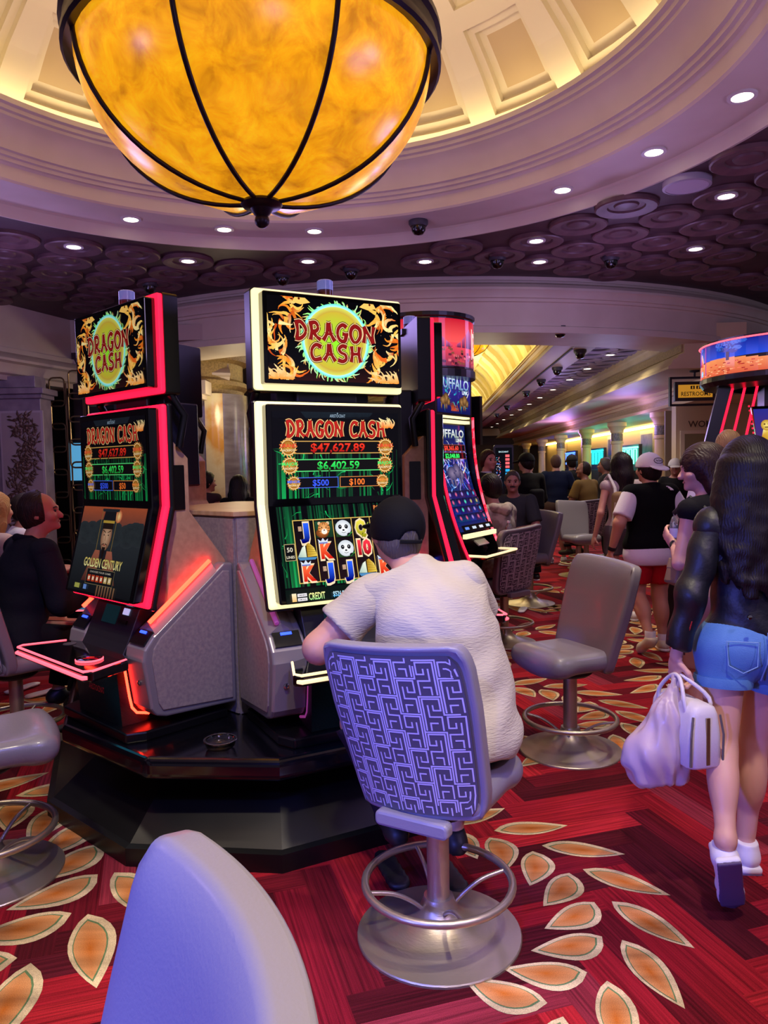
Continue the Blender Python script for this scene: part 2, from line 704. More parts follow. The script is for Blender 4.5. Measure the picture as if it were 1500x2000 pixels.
    def build(s, name, m, parent, v=.01, fine=(), kind=None):
        """fine: boxes (lo, hi, v) meshed with smaller cells"""
        sets = [s.mesh(v, skip=[(a, b) for a, b, _ in fine])]
        for a, b, w in fine:
            sets.append(s.mesh(w, a, b))
        vs, qs, o = [], [], 0
        for a, q in sets:
            vs.append(a)
            qs.append(q + o)
            o += len(a)
        vs, qs = np.concatenate(vs), np.concatenate(qs)
        me = bpy.data.meshes.new(name)
        me.vertices.add(len(vs))
        me.vertices.foreach_set('co', vs.astype(np.float32).ravel())
        me.loops.add(len(qs) * 4)
        me.loops.foreach_set('vertex_index', qs.astype(np.int32).ravel())
        me.polygons.add(len(qs))
        me.polygons.foreach_set('loop_start', np.arange(0, len(qs) * 4, 4, dtype=np.int32))
        me.polygons.foreach_set('use_smooth', np.ones(len(qs), bool))
        me.update(calc_edges=True)
        me.validate()
        me.materials.append(m)
        o = bpy.data.objects.new(name, me)
        COL.objects.link(o)
        o.parent = parent
        if kind:
            o['kind'] = kind
        return o
# ------------------------------------------------------------------ setting
cream = mat('cream_paint', '#d9cdbd', .55, noise=(3, 2), col2='#d2c5b4')
cream_dome = mat('dome_plaster', '#dccfb2', .6)
tan_panel = mat('coffer_panel', '#c3ab82', .6)
brown = mat('brown_ceiling', '#4c343a', .55, noise=(5, 3), col2='#412b32')
ring_m = mat('ring_brown', '#6d4f54', .45, noise=(9, 3), col2='#5b4148')
gold_pt = mat('gold_frieze', '#b59a63', .45, noise=(40, 4), col2='#8f7a4c', bump=(60, .5))
dark_wall = mat('dark_wall', '#2b2422', .6)
black_m = mat('black_gloss', '#08080a', .22, coat=.4)
black_matte = mat('black_matte', '#0c0c0e', .6)
steel = mat('brushed_steel', '#b8ab96', .38, .85, bump=(40, .12, (1, 1, 12)))
chrome = mat('chrome', '#c9c9cc', .12, 1)
marble = mat('grey_marble', '#8d8792', .2, noise=(1.6, 9, (1, 1, 3.2), (.3, .7)), col2='#554b52')
onyx = mat('onyx_marble', '#d9cfa4', .18, noise=(2.2, 8, (1, 1, .8), (.42, .6)), col2='#c08a34')
warm_lamp = mat('lit_diffuser', '#fff4dc', emit=9)
cove_glow = mat('cove_glow', '#ffe9a8', emit=8, ecol='#ffe9b8')


def carpet_mat():
    m = bpy.data.materials.new('carpet')
    m.use_nodes = True
    nt = m.node_tree
    b = nt.nodes['Principled BSDF']
    b.inputs['Roughness'].default_value = .95
    b.inputs['Specular IOR Level'].default_value = .1
    a = nt.nodes.new('ShaderNodeVertexColor')
    a.layer_name = 'picture'
    uv = nt.nodes.new('ShaderNodeUVMap')
    mp = nt.nodes.new('ShaderNodeMapping')
    mp.inputs['Scale'].default_value = (1.2, 62, 1)
    n = nt.nodes.new('ShaderNodeTexNoise')
    n.inputs['Scale'].default_value = 1.6
    n.inputs['Detail'].default_value = 4
    n2 = nt.nodes.new('ShaderNodeTexNoise')
    n2.inputs['Scale'].default_value = 420
    L = nt.links.new
    L(uv.outputs[0], mp.inputs[0])
    L(mp.outputs[0], n.inputs['Vector'])
    tc = nt.nodes.new('ShaderNodeTexCoord')
    L(tc.outputs['Object'], n2.inputs['Vector'])
    mr = nt.nodes.new('ShaderNodeMapRange')
    mr.inputs[1].default_value, mr.inputs[2].default_value = .3, .7
    mr.inputs[3].default_value, mr.inputs[4].default_value = .45, 1.4
    L(n.outputs['Fac'], mr.inputs[0])
    m2 = nt.nodes.new('ShaderNodeMapRange')
    m2.inputs[1].default_value, m2.inputs[2].default_value = .3, .7
    m2.inputs[3].default_value, m2.inputs[4].default_value = .7, 1.3
    L(n2.outputs['Fac'], m2.inputs[0])
    mu = nt.nodes.new('ShaderNodeMath')
    mu.operation = 'MULTIPLY'
    L(mr.outputs[0], mu.inputs[0])
    L(m2.outputs[0], mu.inputs[1])
    vm = nt.nodes.new('ShaderNodeVectorMath')
    vm.operation = 'SCALE'
    L(a.outputs['Color'], vm.inputs[0])
    L(mu.outputs[0], vm.inputs['Scale'])
    L(vm.outputs[0], b.inputs['Base Color'])
    bp = nt.nodes.new('ShaderNodeBump')
    bp.inputs['Strength'].default_value = .5
    bp.inputs['Distance'].default_value = .004
    L(n2.outputs['Fac'], bp.inputs['Height'])
    L(bp.outputs[0], b.inputs['Normal'])
    return m


carpet = carpet_mat()


def colored_mesh(name, vs, fs, cols, uvs, m, parent=None):
    me = bpy.data.meshes.new(name)
    me.from_pydata(vs, [], fs)
    me.materials.append(m)
    at = me.color_attributes.new('picture', 'FLOAT_COLOR', 'CORNER')
    li = np.empty(len(me.loops), dtype=np.int32)
    me.loops.foreach_get('vertex_index', li)
    at.data.foreach_set('color', np.array(cols, np.float32)[li].ravel())
    ul = me.uv_layers.new(name='uv')
    ul.data.foreach_set('uv', np.array(uvs, np.float32)[li].ravel())
    o = bpy.data.objects.new(name, me)
    COL.objects.link(o)
    o.parent = parent
    return o


# floor: carpet woven in an L-shaped interlocking band pattern
def make_floor():
    w, k, rot = .125, 6, R_(17)
    cs, sn = math.cos(rot), math.sin(rot)
    pal = ['#941a26', '#841522', '#a02029', '#62101d', '#480d17', '#741222', '#8c1826', '#50121e', '#862a38']
    vs, fs, cols, uvs = [], [], [], []
    N = 420
    for i in range(-N, N):
        for j in range(-44, 44):
            for t in (0, 1):
                if t == 0:
                    x0, y0, x1, y1 = i, i + 2 * k * j, i + k, i + 1 + 2 * k * j
                else:
                    x0, y0, x1, y1 = i, i - 2 * k + 1 + 2 * k * j, i + 1, i - k + 1 + 2 * k * j
                cx, cy = (x0 + x1) / 2 * w, (y0 + y1) / 2 * w
                X, Y = cx * cs - cy * sn, cx * sn + cy * cs
                if not (-7.5 < X < 8.5 and -1.5 < Y < 40):
                    continue
                c = C(pal[(i * 7 + j * 3 + t * 4 + rnd.randrange(3)) % len(pal)])
                o = len(vs)
                for (a, b) in ((x0, y0), (x1, y0), (x1, y1), (x0, y1)):
                    a, b = a * w, b * w
                    vs.append((a * cs - b * sn, a * sn + b * cs, 0))
                    cols.append(c)
                    q = rnd.random() * 0
                    uvs.append(((a, b) if t == 0 else (b, a)))
                fs.append((o, o + 1, o + 2, o + 3))
    f = colored_mesh('floor', vs, fs, cols, uvs, carpet)
    f['kind'] = 'structure'
    return f


floor = make_floor()


def leaf_outline(L, w, bend):
    pts = []
    for s in (1, -1):
        row = []
        for i in range(11):
            t = i / 10
            y = w * (math.sin(PI * t ** .8) ** .9) * (.5 + .12 * s) * s
            row.append((t * L, y + bend * L * (t - .35) ** 2 * (1 if t > .35 else -.4)))
        pts.append(row)
    return pts[0] + pts[1][::-1][1:-1]


def wreath(cx, cy, R, a_start, a_end, step, sgn=1, sc=1.0):
    """two rows of printed laurel leaves along an arc"""
    vs, fs, cols, uvs = [], [], [], []

    def fan(pts, col, z, centre=None):
        o = len(vs)
        c = (sum(p[0] for p in pts) / len(pts), sum(p[1] for p in pts) / len(pts))
        vs.append((*c, z)); cols.append(C(centre or col)); uvs.append((c[0] * .5, c[1] * .1))
        for p in pts:
            vs.append((*p, z)); cols.append(C(col)); uvs.append((p[0] * .5, p[1] * .1))
        n = len(pts)
        for i in range(n):
            fs.append((o, o + 1 + i, o + 1 + (i + 1) % n))
    a = a_start
    while (a - a_end) * (-1 if sgn > 0 else 1) < 0:
        t = R_(a)
        bx, by = cx + R * math.cos(t), cy + R * math.sin(t)
        tang = t - sgn * PI / 2
        for side, L, w, ang in ((1, .33 * sc, .12 * sc, 26), (-1, .26 * sc, .135 * sc, 50)):
            d = tang + sgn * side * R_(ang)
            ol = leaf_outline(L, w, .25 * side * sgn)
            ca, sa = math.cos(d), math.sin(d)
            off = .035 * side
            ox, oy = bx + off * math.cos(t), by + off * math.sin(t)
            mx, my = L / 2, 0
            for s_, col, cen, z in ((1, '#c8b48c', None, .0012), (.81, '#5e7a52', None, .0018), (.755, '#c08a58', '#b0601e', .0024)):
                sx, sy = s_ if s_ == 1 else s_ + .03, s_ - (.08 if s_ < 1 else 0)
                fan([(ox + ((x - mx) * sx + mx) * ca - (y * sy) * sa, oy + ((x - mx) * sx + mx) * sa + (y * sy) * ca) for x, y in ol], col, z, cen)
        a += -sgn * step
    o = colored_mesh('carpet_leaf_pattern', vs, fs, cols, uvs, carpet, floor)
    o['kind'] = 'stuff'
    return o


for cx, cy, R, a0, a1, sg in ((.17, 2.62, .6, 84, -64, 1), (-1.98, 2.75, .86, 100, -80, 1), (.83, 4.72, .6, 84, -110, 1), (2.55, 5.1, .62, 100, 290, -1), (1.55, 6.5, .62, 100, -60, 1),
                              (1.4, 6.5, .62, 96, 280, -1), (3.0, 7.4, .62, 96, 280, -1), (3.1, 7.4, .62, 90, -100, 1), (-2.9, 5.6, .7, 90, -100, 1), (2.0, 8.8, .62, 90, -100, 1), (1.9, 8.8, .62, 96, 280, -1),
                              (3.4, 10.2, .62, 96, 280, -1), (2.75, 3.4, .6, 96, 280, -1)):
    wreath(cx, cy, R, a0, a1, 20.5 if R < .8 else 18, sg, 1.0 if R < .8 else 1.3)

# ---- rotunda ceiling: cornice, cove and coffered dome around the axis
ZC = 3.64
prof = [(3.10, ZC), (3.07, ZC - .005), (3.06, 3.655), (3.045, 3.725), (3.03, 3.74), (2.60, 3.74), (2.585, 3.755), (2.575, 3.845), (2.56, 3.86), (2.53, 3.86), (2.525, 3.885), (2.50, 3.89), (2.495, 3.915), (2.47, 3.92),
        (2.465, 3.94), (2.452, 3.99), (2.425, 4.04), (2.385, 4.08), (2.345, 4.10), (2.34, 4.12), (2.31, 4.125), (2.305, 4.15), (2.27, 4.155), (2.265, 4.19), (2.30, 4.20), (2.36, 4.17), (2.64, 4.17)]
struct(MB().lathe(prof, 96, c=AX).build('trim_1', cream, smooth=28))
struct(MB().lathe([(2.41, 4.172), (2.45, 4.20), (2.49, 4.172)], 72, c=AX).build('cove_light_strip', cove_glow))
RD, ZD = 3.3, 5.48 - 3.3


def dome_pt(th, ph, dr=0):
    return (AX[0] + (RD + dr) * math.sin(th) * math.cos(ph), AX[1] + (RD + dr) * math.sin(th) * math.sin(ph), ZD + (RD + dr) * math.cos(th))


NC = 20
rows = [(49.3, 38.2), (35.6, 25.6), (23.2, 14.2)]
cut_t = [53.2] + [x for r in rows for x in r] + [5, 0.01]
dome = MB()
g = .14                                   # half the rib width as a share of the pitch
fr = [0, g, .5, 1 - g, 1]
for a, b in zip(cut_t[:-1], cut_t[1:]):
    for i in range(NC):
        for q in range(4):
            if (a, b) in rows and q in (1, 2):
                continue
            for s_ in range(2):
                t0, t1 = R_(a + (b - a) * s_ / 2), R_(a + (b - a) * (s_ + 1) / 2)
                p0, p1 = 2 * PI * (i + fr[q]) / NC, 2 * PI * (i + fr[q + 1]) / NC
                dome.add([dome_pt(t0, p0), dome_pt(t0, p1), dome_pt(t1, p1), dome_pt(t1, p0)], [(0, 1, 2, 3)])
dome_o = struct(dome.build('ceiling_dome', cream_dome))
for (a, b) in rows:
    cof = MB()
    rings = []
    p0, p1 = 2 * PI * (g - .5) / NC, 2 * PI * (.5 - g) / NC
    for ins, dr in ((0, 0), (0, .05), (.1, .055), (.1, .11), (.2, .115)):
        ia, ip = (a - b) * ins, (p1 - p0) * ins
        r = []
        for u_, v_ in ((0, 0), (.5, 0), (1, 0), (1, .5), (1, 1), (.5, 1), (0, 1), (0, .5)):
            th = R_(a - ia + (b + ia - a + ia) * v_)
            ph = p0 + ip + (p1 - p0 - 2 * ip) * u_
            q = dome_pt(th, ph, dr)
            r.append((q[0] - AX[0], q[1] - AX[1], q[2]))
        rings.append(r)
    cof.loft(rings, 0, cap=False)
    cof.add([rings[-1][i] for i in range(8)], [(0, 1, 2, 3, 4, 5, 6, 7)], 1)
    first = cof.build('coffer', [cream_dome, tan_panel], dome_o)
    for i in range(NC):
        o = first if i == 0 else first.copy()
        if i:
            COL.objects.link(o)
        o.location = (AX[0], AX[1], 0)
        o.rotation_euler = (0, 0, 2 * PI * (i + .5) / NC)
light('AREA', (AX[0], AX[1], 4.0), (AX[0], AX[1], 6), 28, (1, .84, .55), 1.6)

# ---- brown ceiling around it, with a round opening
cb = MB()
n = 96
ring = [(AX[0] + 3.09 * math.cos(2 * PI * i / n), AX[1] + 3.09 * math.sin(2 * PI * i / n), ZC) for i in range(n)]
outr = []
for i in range(n):
    a = 2 * PI * i / n
    c, s_ = math.cos(a), math.sin(a)
    k = min((8 / abs(c)) if abs(c) > 1e-6 else 99, (7.5 / abs(s_)) if abs(s_) > 1e-6 else 99)
    outr.append((AX[0] + k * c, AX[1] + k * s_, ZC))
cb.loft([outr, ring], cap=False)
ceil_o = struct(cb.build('ceiling', brown))
BC, BR = (.66, 14.67), 6.4               # the far ring beam bulges toward the rotunda


def before_beam(x, y):
    return (y < BC[1]) and math.hypot(x - BC[0], y - BC[1]) > BR + .25


rp = [(.248, 0), (.246, -.028), (.235, -.036), (.215, -.034), (.15, -.02), (.142, -.006), (.10, -.004), (.09, -.018), (.05, -.026), (0, -.028)]
lp = [(.248, 0), (.246, -.028), (.235, -.036), (.215, -.034), (.15, -.02), (.142, -.006), (.085, -.004)]
ring_first = MB().lathe(rp, 22).build('ring_medallion', ring_m, ceil_o, smooth=40)
ring_open = MB().lathe(lp, 22).build('ring_medallion', ring_m, ceil_o, smooth=40)
SPOTS = [(-2.74, 6.78), (-1.89, 7.39), (-.72, 7.53), (.43, 7.68), (1.43, 6.99), (1.59, 7.78), (3.01, 7.39), (2.69, 5.9)]
va, vb = (.446, .268), (.268, -.446)
used = [False, False]
lat = []
for i in range(-16, 18):
    for j in range(-16, 18):
        x, y = 1.44 + i * va[0] + j * vb[0], 7.0 + i * va[1] + j * vb[1]
        if math.hypot(x - AX[0], y - AX[1]) < 3.27 or not before_beam(x, y) or not (-5.4 < x < 6.2 and 4.0 < y < 10.6) or (x < -4.0 and y > 9):
            continue
        k = 1 if any(math.hypot(x - a, y - b) < .26 for a, b in SPOTS) else 0
        if k:
            lat.append((x, y))
        elif rnd.random() < .06:
            continue
        src = ring_open if k else ring_first
        o = src if not used[k] else src.copy()
        if used[k]:
            COL.objects.link(o)
        used[k] = True
        o.location = (x, y, ZC)

# recessed downlights
DL = thing('downlight', 'x', 'light', (0, 0, 0), 0, 'recessed ceiling downlights')
MB().lathe([(.085, 0), (.085, -.012), (.062, -.012), (.056, .02)], 24).build('trim_ring', mat('white_trim', '#d8d4d0', .4), DL, smooth=40)
MB().lathe([(.060, -.008), (.03, -.010), (0, -.0105)], 20).build('lens', warm_lamp, DL)
SP = [(2.13, 4.56), (1.88, 5.32), (1.44, 6.02), (-.58, 7.03), (-1.4, 6.92), (-2.14, 6.58)]
spots = []
for i, (x, y) in enumerate(SP):
    r = math.hypot(x - AX[0], y - AX[1])
    spots.append((AX[0] + (x - AX[0]) / r * 2.82, AX[1] + (y - AX[1]) / r * 2.82, 3.74, 'white downlight in the curved soffit around the dome, ' + ['nearest the right edge', 'second from the right edge', 'third from the right edge', 'directly beyond the lamp finial', 'left of the lamp finial', 'farthest left'][i]))
OR = ['first', 'second', 'third', 'fourth', 'fifth', 'sixth', 'seventh', 'eighth', 'ninth', 'tenth']
for i, (x, y) in enumerate(sorted(lat)):
    spots.append((x, y, ZC - .004, 'lit downlight inside a brown ceiling ring, %s of these counted from the left' % OR[min(i, 9)]))
first = True
for x, y, z, lab in spots:
    if first:
        DL.location = (x, y, z)
        DL['label'] = lab
        first = False
    else:
        dup(DL, (x, y, z), 0, lab)
sp_ = thing('ceiling_speaker', 'large pale round speaker disc among the brown ceiling rings', 'speaker', (2.26, 5.62, ZC))
MB().lathe([(.17, 0), (.17, -.045), (.15, -.05)], 28).build('rim', mat('speaker_rim', '#a8a0b0', .5), sp_, smooth=40)
MB().lathe([(.155, -.047), (0, -.05)], 28).build('grille', mat('speaker_grille', '#c4bcd0', .7), sp_)
# dark camera domes
CD = thing('camera_dome', 'x', 'camera', (0, 0, 0), 0, 'dark surveillance domes on the ceilings')
MB().lathe([(.085, .0), (.085, -.03), (.07, -.05)], 20).build('mount', mat('dome_mount', '#3a3640', .5), CD, smooth=40)
MB().lathe([(.066, -.05), (.062, -.085), (.04, -.115), (0, -.125)], 20).build('dome', black_m, CD, smooth=60)
doms = [(-.29, 7.84, ZC, 'dark camera dome on brown ceiling above the front slot screen'), (1.16, 7.51, ZC, 'dark camera dome among ceiling rings, middle one right of the amber lamp'), (2.3, 7.59, ZC, 'dark camera dome among ceiling rings far right of the amber lamp'),
        (-2.49, 8.27, ZC, 'dark camera dome on brown ceiling above the red-framed slot machine'), (-1.02, 8.03, ZC, 'small dark camera dome on brown ceiling between the two slot machines'), (.35, 6.72, 3.74, 'dark camera dome in the pale soffit right of the amber lamp')]

# ---- ring beam beyond the rotunda
def sweep(path, prof, name, m, closed_prof=True, smooth=30, nrm_out=None):
    """profile (offset toward the viewer side, z) swept along a plan path"""
    rings = []
    P = [Vector(p) for p in path]
    for i, p in enumerate(P):
        a, b = P[max(i - 1, 0)], P[min(i + 1, len(P) - 1)]
        t = (b - a).normalized()
        nn = Vector((t.y, -t.x))
        rings.append([(p.x + nn.x * o, p.y + nn.y * o, z) for o, z in prof])
    return MB().loft(rings, 0, cap=True, closed=closed_prof).build(name, m, smooth=smooth)


bp_ = [(0, 3.66), (0, 3.60), (.02, 3.59), (.02, 3.565), (.09, 3.54), (.12, 3.50), (.12, 3.475), (.10, 3.465), (.07, 3.42), (.065, 3.40), (.04, 3.395), (.035, 3.365), (.01, 3.36), (.0, 3.34), (0, 3.11), (.03, 3.10), (.03, 3.03), (-.8, 3.03), (-.8, 3.66)]
arc = [(BC[0] + BR * math.cos(R_(a)), BC[1] + BR * math.sin(R_(a))) for a in [222 + i * 2.2 for i in range(47)]]
struct(sweep(arc, bp_, 'beam', cream))
lp_ = [(0, 3.66), (0, 3.12), (.05, 3.11), (.06, 3.05), (.14, 3.02), (.2, 2.96), (.2, 2.93), (.14, 2.91), (.1, 2.86), (.08, 2.80), (.03, 2.78), (.03, 2.72), (-.5, 2.72), (-.5, 3.66)]
struct(sweep([(-5.2, 6.0), (-4.95, 7.6), (-4.55, 9.05), (-4.12, 10.35)], lp_, 'trim_2', cream))
struct(sweep([(-4.2, 10.2), (-2.2, 10.9)], lp_, 'trim_3', cream))

# ---- left wall: pilaster with leaf panel, lattice screen, marble pier
wl = MB().box((-5.9, 6.5, 1.8), (.2, 14, 3.7)).box((-4.6, 12.4, 1.6), (6, .2, 3.4))
struct(wl.build('wall_left', dark_wall))
pil_m = mat('pilaster_stone', '#a9a0ad', .4, noise=(6, 4), col2='#8d8494')
pl = struct(MB().box((-4.62, 9.25, 1.25), (1.02, .3, 2.5)).box((-4.62, 9.23, 2.52), (1.1, .36, .05)).box((-4.62, 9.21, 2.58), (1.18, .42, .07)).box((-4.66, 9.26, 2.7), (.98, .3, .14)).box((-4.62, 9.2, .12), (1.1, .4, .24)).build('pilaster', pil_m, bev=.008))
MB().prism(rrect(.52, 1.5, .01), -.012, .012, M=MX((-4.34, 9.09, 1.6), rx=PI / 2)).build('panel_frame', mat('panel_edge', '#c9c2c9', .4), pl)
MB().prism(rrect(.47, 1.45, .01), -.012, .016, M=MX((-4.34, 9.088, 1.6), rx=PI / 2)).build('panel_ground', mat('panel_ground', '#b5adb0', .5), pl)
lv = MB()
for k in range(520):
    x, z = rnd.uniform(-.2, .2), rnd.uniform(-.68, .68)
    if abs(x - .1 * math.sin(z * 4.5)) > .12:
        continue
    a, L = rnd.uniform(0, 2 * PI), rnd.uniform(.07, .13)
    Mx = MX((-4.34 + x, 9.07 - rnd.uniform(0, .012), 1.6 + z), rx=PI / 2) @ Matrix.Rotation(a, 4, 'Z')
    lv.add([(0, 0, 0), (L * .5, -L * .16, .006), (L, 0, 0), (L * .5, L * .16, .006), (L * .5, 0, .012)], [(0, 1, 4), (1, 2, 4), (2, 3, 4), (3, 0, 4)], 0, Mx)
lf = lv.build('leaf_relief', mat('bronze_leaf', '#6d5a4c', .45, .3), pl)
lf['kind'] = 'stuff'

lat_t = thing('lattice_screen', 'tall bronze lattice screen of rounded rectangles beside the leaf-panelled pilaster', 'screen', (-3.82, 9.6, 0))
bronze = mat('bronze', '#8a7558', .3, .9)
for i in range(3):
    for j in range(9):
        k = i * 9 + j
        w, h = .19, .36
        path = [(p[0], 0, p[1]) for p in rrect(w, h, .05, 3)]
        if k == 0:
            lk0 = MB().tube(path, .011, 6, closed=True).build('lattice_link', bronze, lat_t, smooth=50)
            lk = lk0
        else:
            lk = lk0.copy()
            COL.objects.link(lk)
        lk.location = (-.3 + i * .235, (i + j) % 2 * .03, .3 + j * .29 + (i % 2) * .09)
for i in range(4):
    MB().box((-.42 + i * .235, 0, 1.38), (.014, .014, 2.7)).build('rod', bronze, lat_t)
struct(MB().box((-3.35, 10.2, 1.6), (1.6, .05, 3.2)).build('wall_behind_lattice', mat('smoked_wall', '#3a3038', .3)))
sc = thing('wall_screen', 'pale blue lit screen glowing behind the lattice', 'screen', (-3.95, 10.12, 1.74))
MB().box((0, 0, 0), (.5, .04, .5)).build('panel', mat('blue_screen', '#5aa9d6', emit=.8), sc)
MB().prism(rrect(.56, .56, .01), -.03, -.005, M=MX((0, .02, 0), rx=PI / 2)).build('bezel', black_matte, sc)

pier = MB()
stad = [(-3.6, 11.6), (-3.6, 10.5), (-2.42, 10.5)] + [(-2.42 + .45 * math.sin(R_(a)), 11.05 - .55 * math.cos(R_(a))) for a in range(10, 180, 10)] + [(-2.42, 11.6)]
pr = struct(MB().prism(stad[::-1] if False else stad, 0, 2.66).build('pier', marble, smooth=40))
on = MB()
oo = [(-2.46 + .47 * math.sin(R_(a)), 11.05 - .57 * math.cos(R_(a))) for a in range(0, 150, 10)]
on.loft([[(x, y, .9) for x, y in oo], [(x, y, 2.66) for x, y in oo]], cap=False, closed=False)
light('POINT', (-1.9, 10.0, 2.4), None, 12, (1, .8, .5), .15)  # added warm light that brightens the onyx, no fixture here
on.build('onyx_slab', onyx, pr, smooth=40)
MB().prism([(-3.2, 10.2), (-2.42, 10.2), (-2.42, 10.5), (-3.2, 10.5)], 2.56, 2.62).prism([(-3.2, 10.28), (-2.5, 10.28), (-2.5, 10.5), (-3.2, 10.5)], 2.5, 2.56).prism([(-3.2, 10.14), (-2.36, 10.14), (-2.36, 10.5), (-3.2, 10.5)], 2.62, 2.8).build('trim_4', cream)
bpy.data.objects['trim_4']['kind'] = 'structure'
struct(MB().lathe([(.9, 2.62), (.93, 2.66), (.93, 2.74), (.98, 2.8), (.98, 2.86), (.92, 2.9), (.92, 3.12), (1.0, 3.16), (1.03, 3.24), (1.03, 3.3), (.95, 3.34), (.95, 3.6)], 48, c=(-3.0, 11.3)).build('trim_5', gold_pt, smooth=30))
struct(MB().box((-1.3, 21, 1.6), (6, .2, 3.6)).build('wall_back', dark_wall))

# ---- corridor to the right, turned a little off the view axis
CA = R_(3.4)
CM = Matrix.Rotation(-CA, 4, 'Z')


def cw(u, v, z=0):
    return tuple(CM @ Vector((u, v, z)))


def cbox(mb, u0, u1, v0, v1, z0, z1, mi=0):
    return mb.box(((u0 + u1) / 2, (v0 + v1) / 2, (z0 + z1) / 2), (u1 - u0, v1 - v0, z1 - z0), mi, CM)


ZK = 3.22
co = struct(cbox(cbox(MB(), 2.25, 3.2, 9.75, 36, ZK, ZK + .1), -5.5, -4.05, 11.2, 36, ZK, ZK + .1).build('ceiling_corridor', mat('corridor_ceiling', '#2e242a', .5)))
rp2 = [(.26, 0), (.255, -.03), (.21, -.034), (.15, -.02), (.142, -.004)]
r2 = None
for v in range(44):
    for k in range(2):
        o = MB().lathe(rp2, 16).build('ring_medallion', mat('corridor_ring', '#8d7f96', .4), co, smooth=40) if r2 is None else r2.copy()
        if r2 is None:
            r2 = o
        else:
            COL.objects.link(o)
        o.location = cw(2.48 + k * .46, 10.0 + v * .5 + k * .25, ZK)
sof = MB()
for (u0, u1, v0, v1) in ((1.65, 2.25, 9.5, 36), (-4.05, -3.45, 9.5, 36)):
    cbox(sof, u0, u1, v0, v1, 3.12, 3.3)
cbox(sof, -4.05, 1.75, 8.75, 9.0, 3.12, 3.3)
qc = [(1.15, 9.0), (1.75, 9.0), (1.75, 9.5), (1.65, 9.5)] + [(1.15 + .5 * math.sin(R_(a)), 9.5 - .5 * math.cos(R_(a))) for a in (75, 60, 45, 30, 15)]
sof.prism([(1.15, 9.0), (1.75, 9.0), (1.75, 9.5), (1.65, 9.5), (1.633, 9.37), (1.583, 9.25), (1.504, 9.146), (1.4, 9.067), (1.28, 9.017)], 3.12, 3.3, M=CM)
sof.prism([(1.75, 8.75)] + [(1.75 + .5 * math.sin(R_(a)), 9.3 - .55 * math.cos(R_(a))) for a in range(0, 91, 15)] + [(2.25, 9.5), (1.75, 9.5)], 3.12, 3.3, M=CM)
cbox(sof, 1.93, 1.95, 9.7, 34, 3.112, 3.12)
so = struct(sof.build('trim_6', mat('soffit_paint', '#b5a49a', .5)))
cbox(MB(), 1.925, 1.95, 10.2, 34, 3.105, 3.13).build('slot_diffuser', black_matte, so)
vp = [(1.65, 3.12), (1.65, 3.165), (1.632, 3.17), (1.62, 3.205), (1.595, 3.232), (1.575, 3.236), (1.575, 3.26), (1.555, 3.265), (1.8, 3.265), (1.8, 3.2)]
struct(MB().loft([[cw(u, 9.45, z) for u, z in vp], [cw(u, 35, z) for u, z in vp]]).build('trim_7', mat('gold_trim', '#d6b878', .45)))
vault_m = mat('vault_plaster', '#e6d9a4', .6)
UV, AV, BV = -.9, 2.75, 1.55


def vpt(t, v, dr=0):
    return cw(UV + (AV + dr) * math.cos(t), v, 3.3 + (BV + dr) * math.sin(t))


vb_ = MB()
tt = [0, 10, 36, 44, 70, 78, 102, 110, 136, 144, 170, 180]
fv = 1.15
for v in range(22):
    v0 = 9.05 + v * fv
    for a, b in zip(tt[:-1], tt[1:]):
        cof_ = (b - a) > 20
        for s_ in range(3 if cof_ else 1):
            ns = 3 if cof_ else 1
            t0, t1 = R_(a + (b - a) * s_ / ns), R_(a + (b - a) * (s_ + 1) / ns)
            for q0, q1, rec in ((0, .22, 0), (.22, 1, 1)):
                if rec and cof_:
                    d = .09
                    p = [vpt(t0, v0 + q0 * fv, d), vpt(t0, v0 + q1 * fv, d), vpt(t1, v0 + q1 * fv, d), vpt(t1, v0 + q0 * fv, d)]
                    vb_.add(p, [(0, 1, 2, 3)])
                    e = [vpt(t0, v0 + q0 * fv), vpt(t0, v0 + q1 * fv), vpt(t1, v0 + q1 * fv), vpt(t1, v0 + q0 * fv)]
                    vb_.add([p[0], p[3], e[3], e[0]], [(0, 1, 2, 3)])
                    vb_.add([p[1], p[2], e[2], e[1]], [(0, 1, 2, 3)])
                    if s_ == 0:
                        vb_.add([p[0], p[1], e[1], e[0]], [(0, 1, 2, 3)])
                    if s_ == ns - 1:
                        vb_.add([p[2], p[3], e[3], e[2]], [(0, 1, 2, 3)])
                else:
                    vb_.add([vpt(t0, v0 + q0 * fv), vpt(t0, v0 + q1 * fv), vpt(t1, v0 + q1 * fv), vpt(t1, v0 + q0 * fv)], [(0, 1, 2, 3)])
struct(vb_.build('ceiling_vault', vault_m))
struct(cbox(MB(), -5.5, 5.4, 34.3, 34.4, 2.9, 5.2).build('wall_vault_end', vault_m))
struct(cbox(MB(), 1.60, 1.66, 9.6, 34, 3.275, 3.29).build('cove_light_strip', mat('cove_glow_vault', '#ffe27a', emit=14, ecol='#ffd970')))
for v in (11, 14.5, 19, 25):
    light('AREA', cw(.2, v, 3.42), cw(.2, v, 5), 60, (1, .86, .42), 1.5)
for v in (10.2, 13, 17):
    light('POINT', cw(.3, v, 3.75), None, 14, (1, .85, .45), .2)  # extra fill added inside the vault to brighten the gold trim
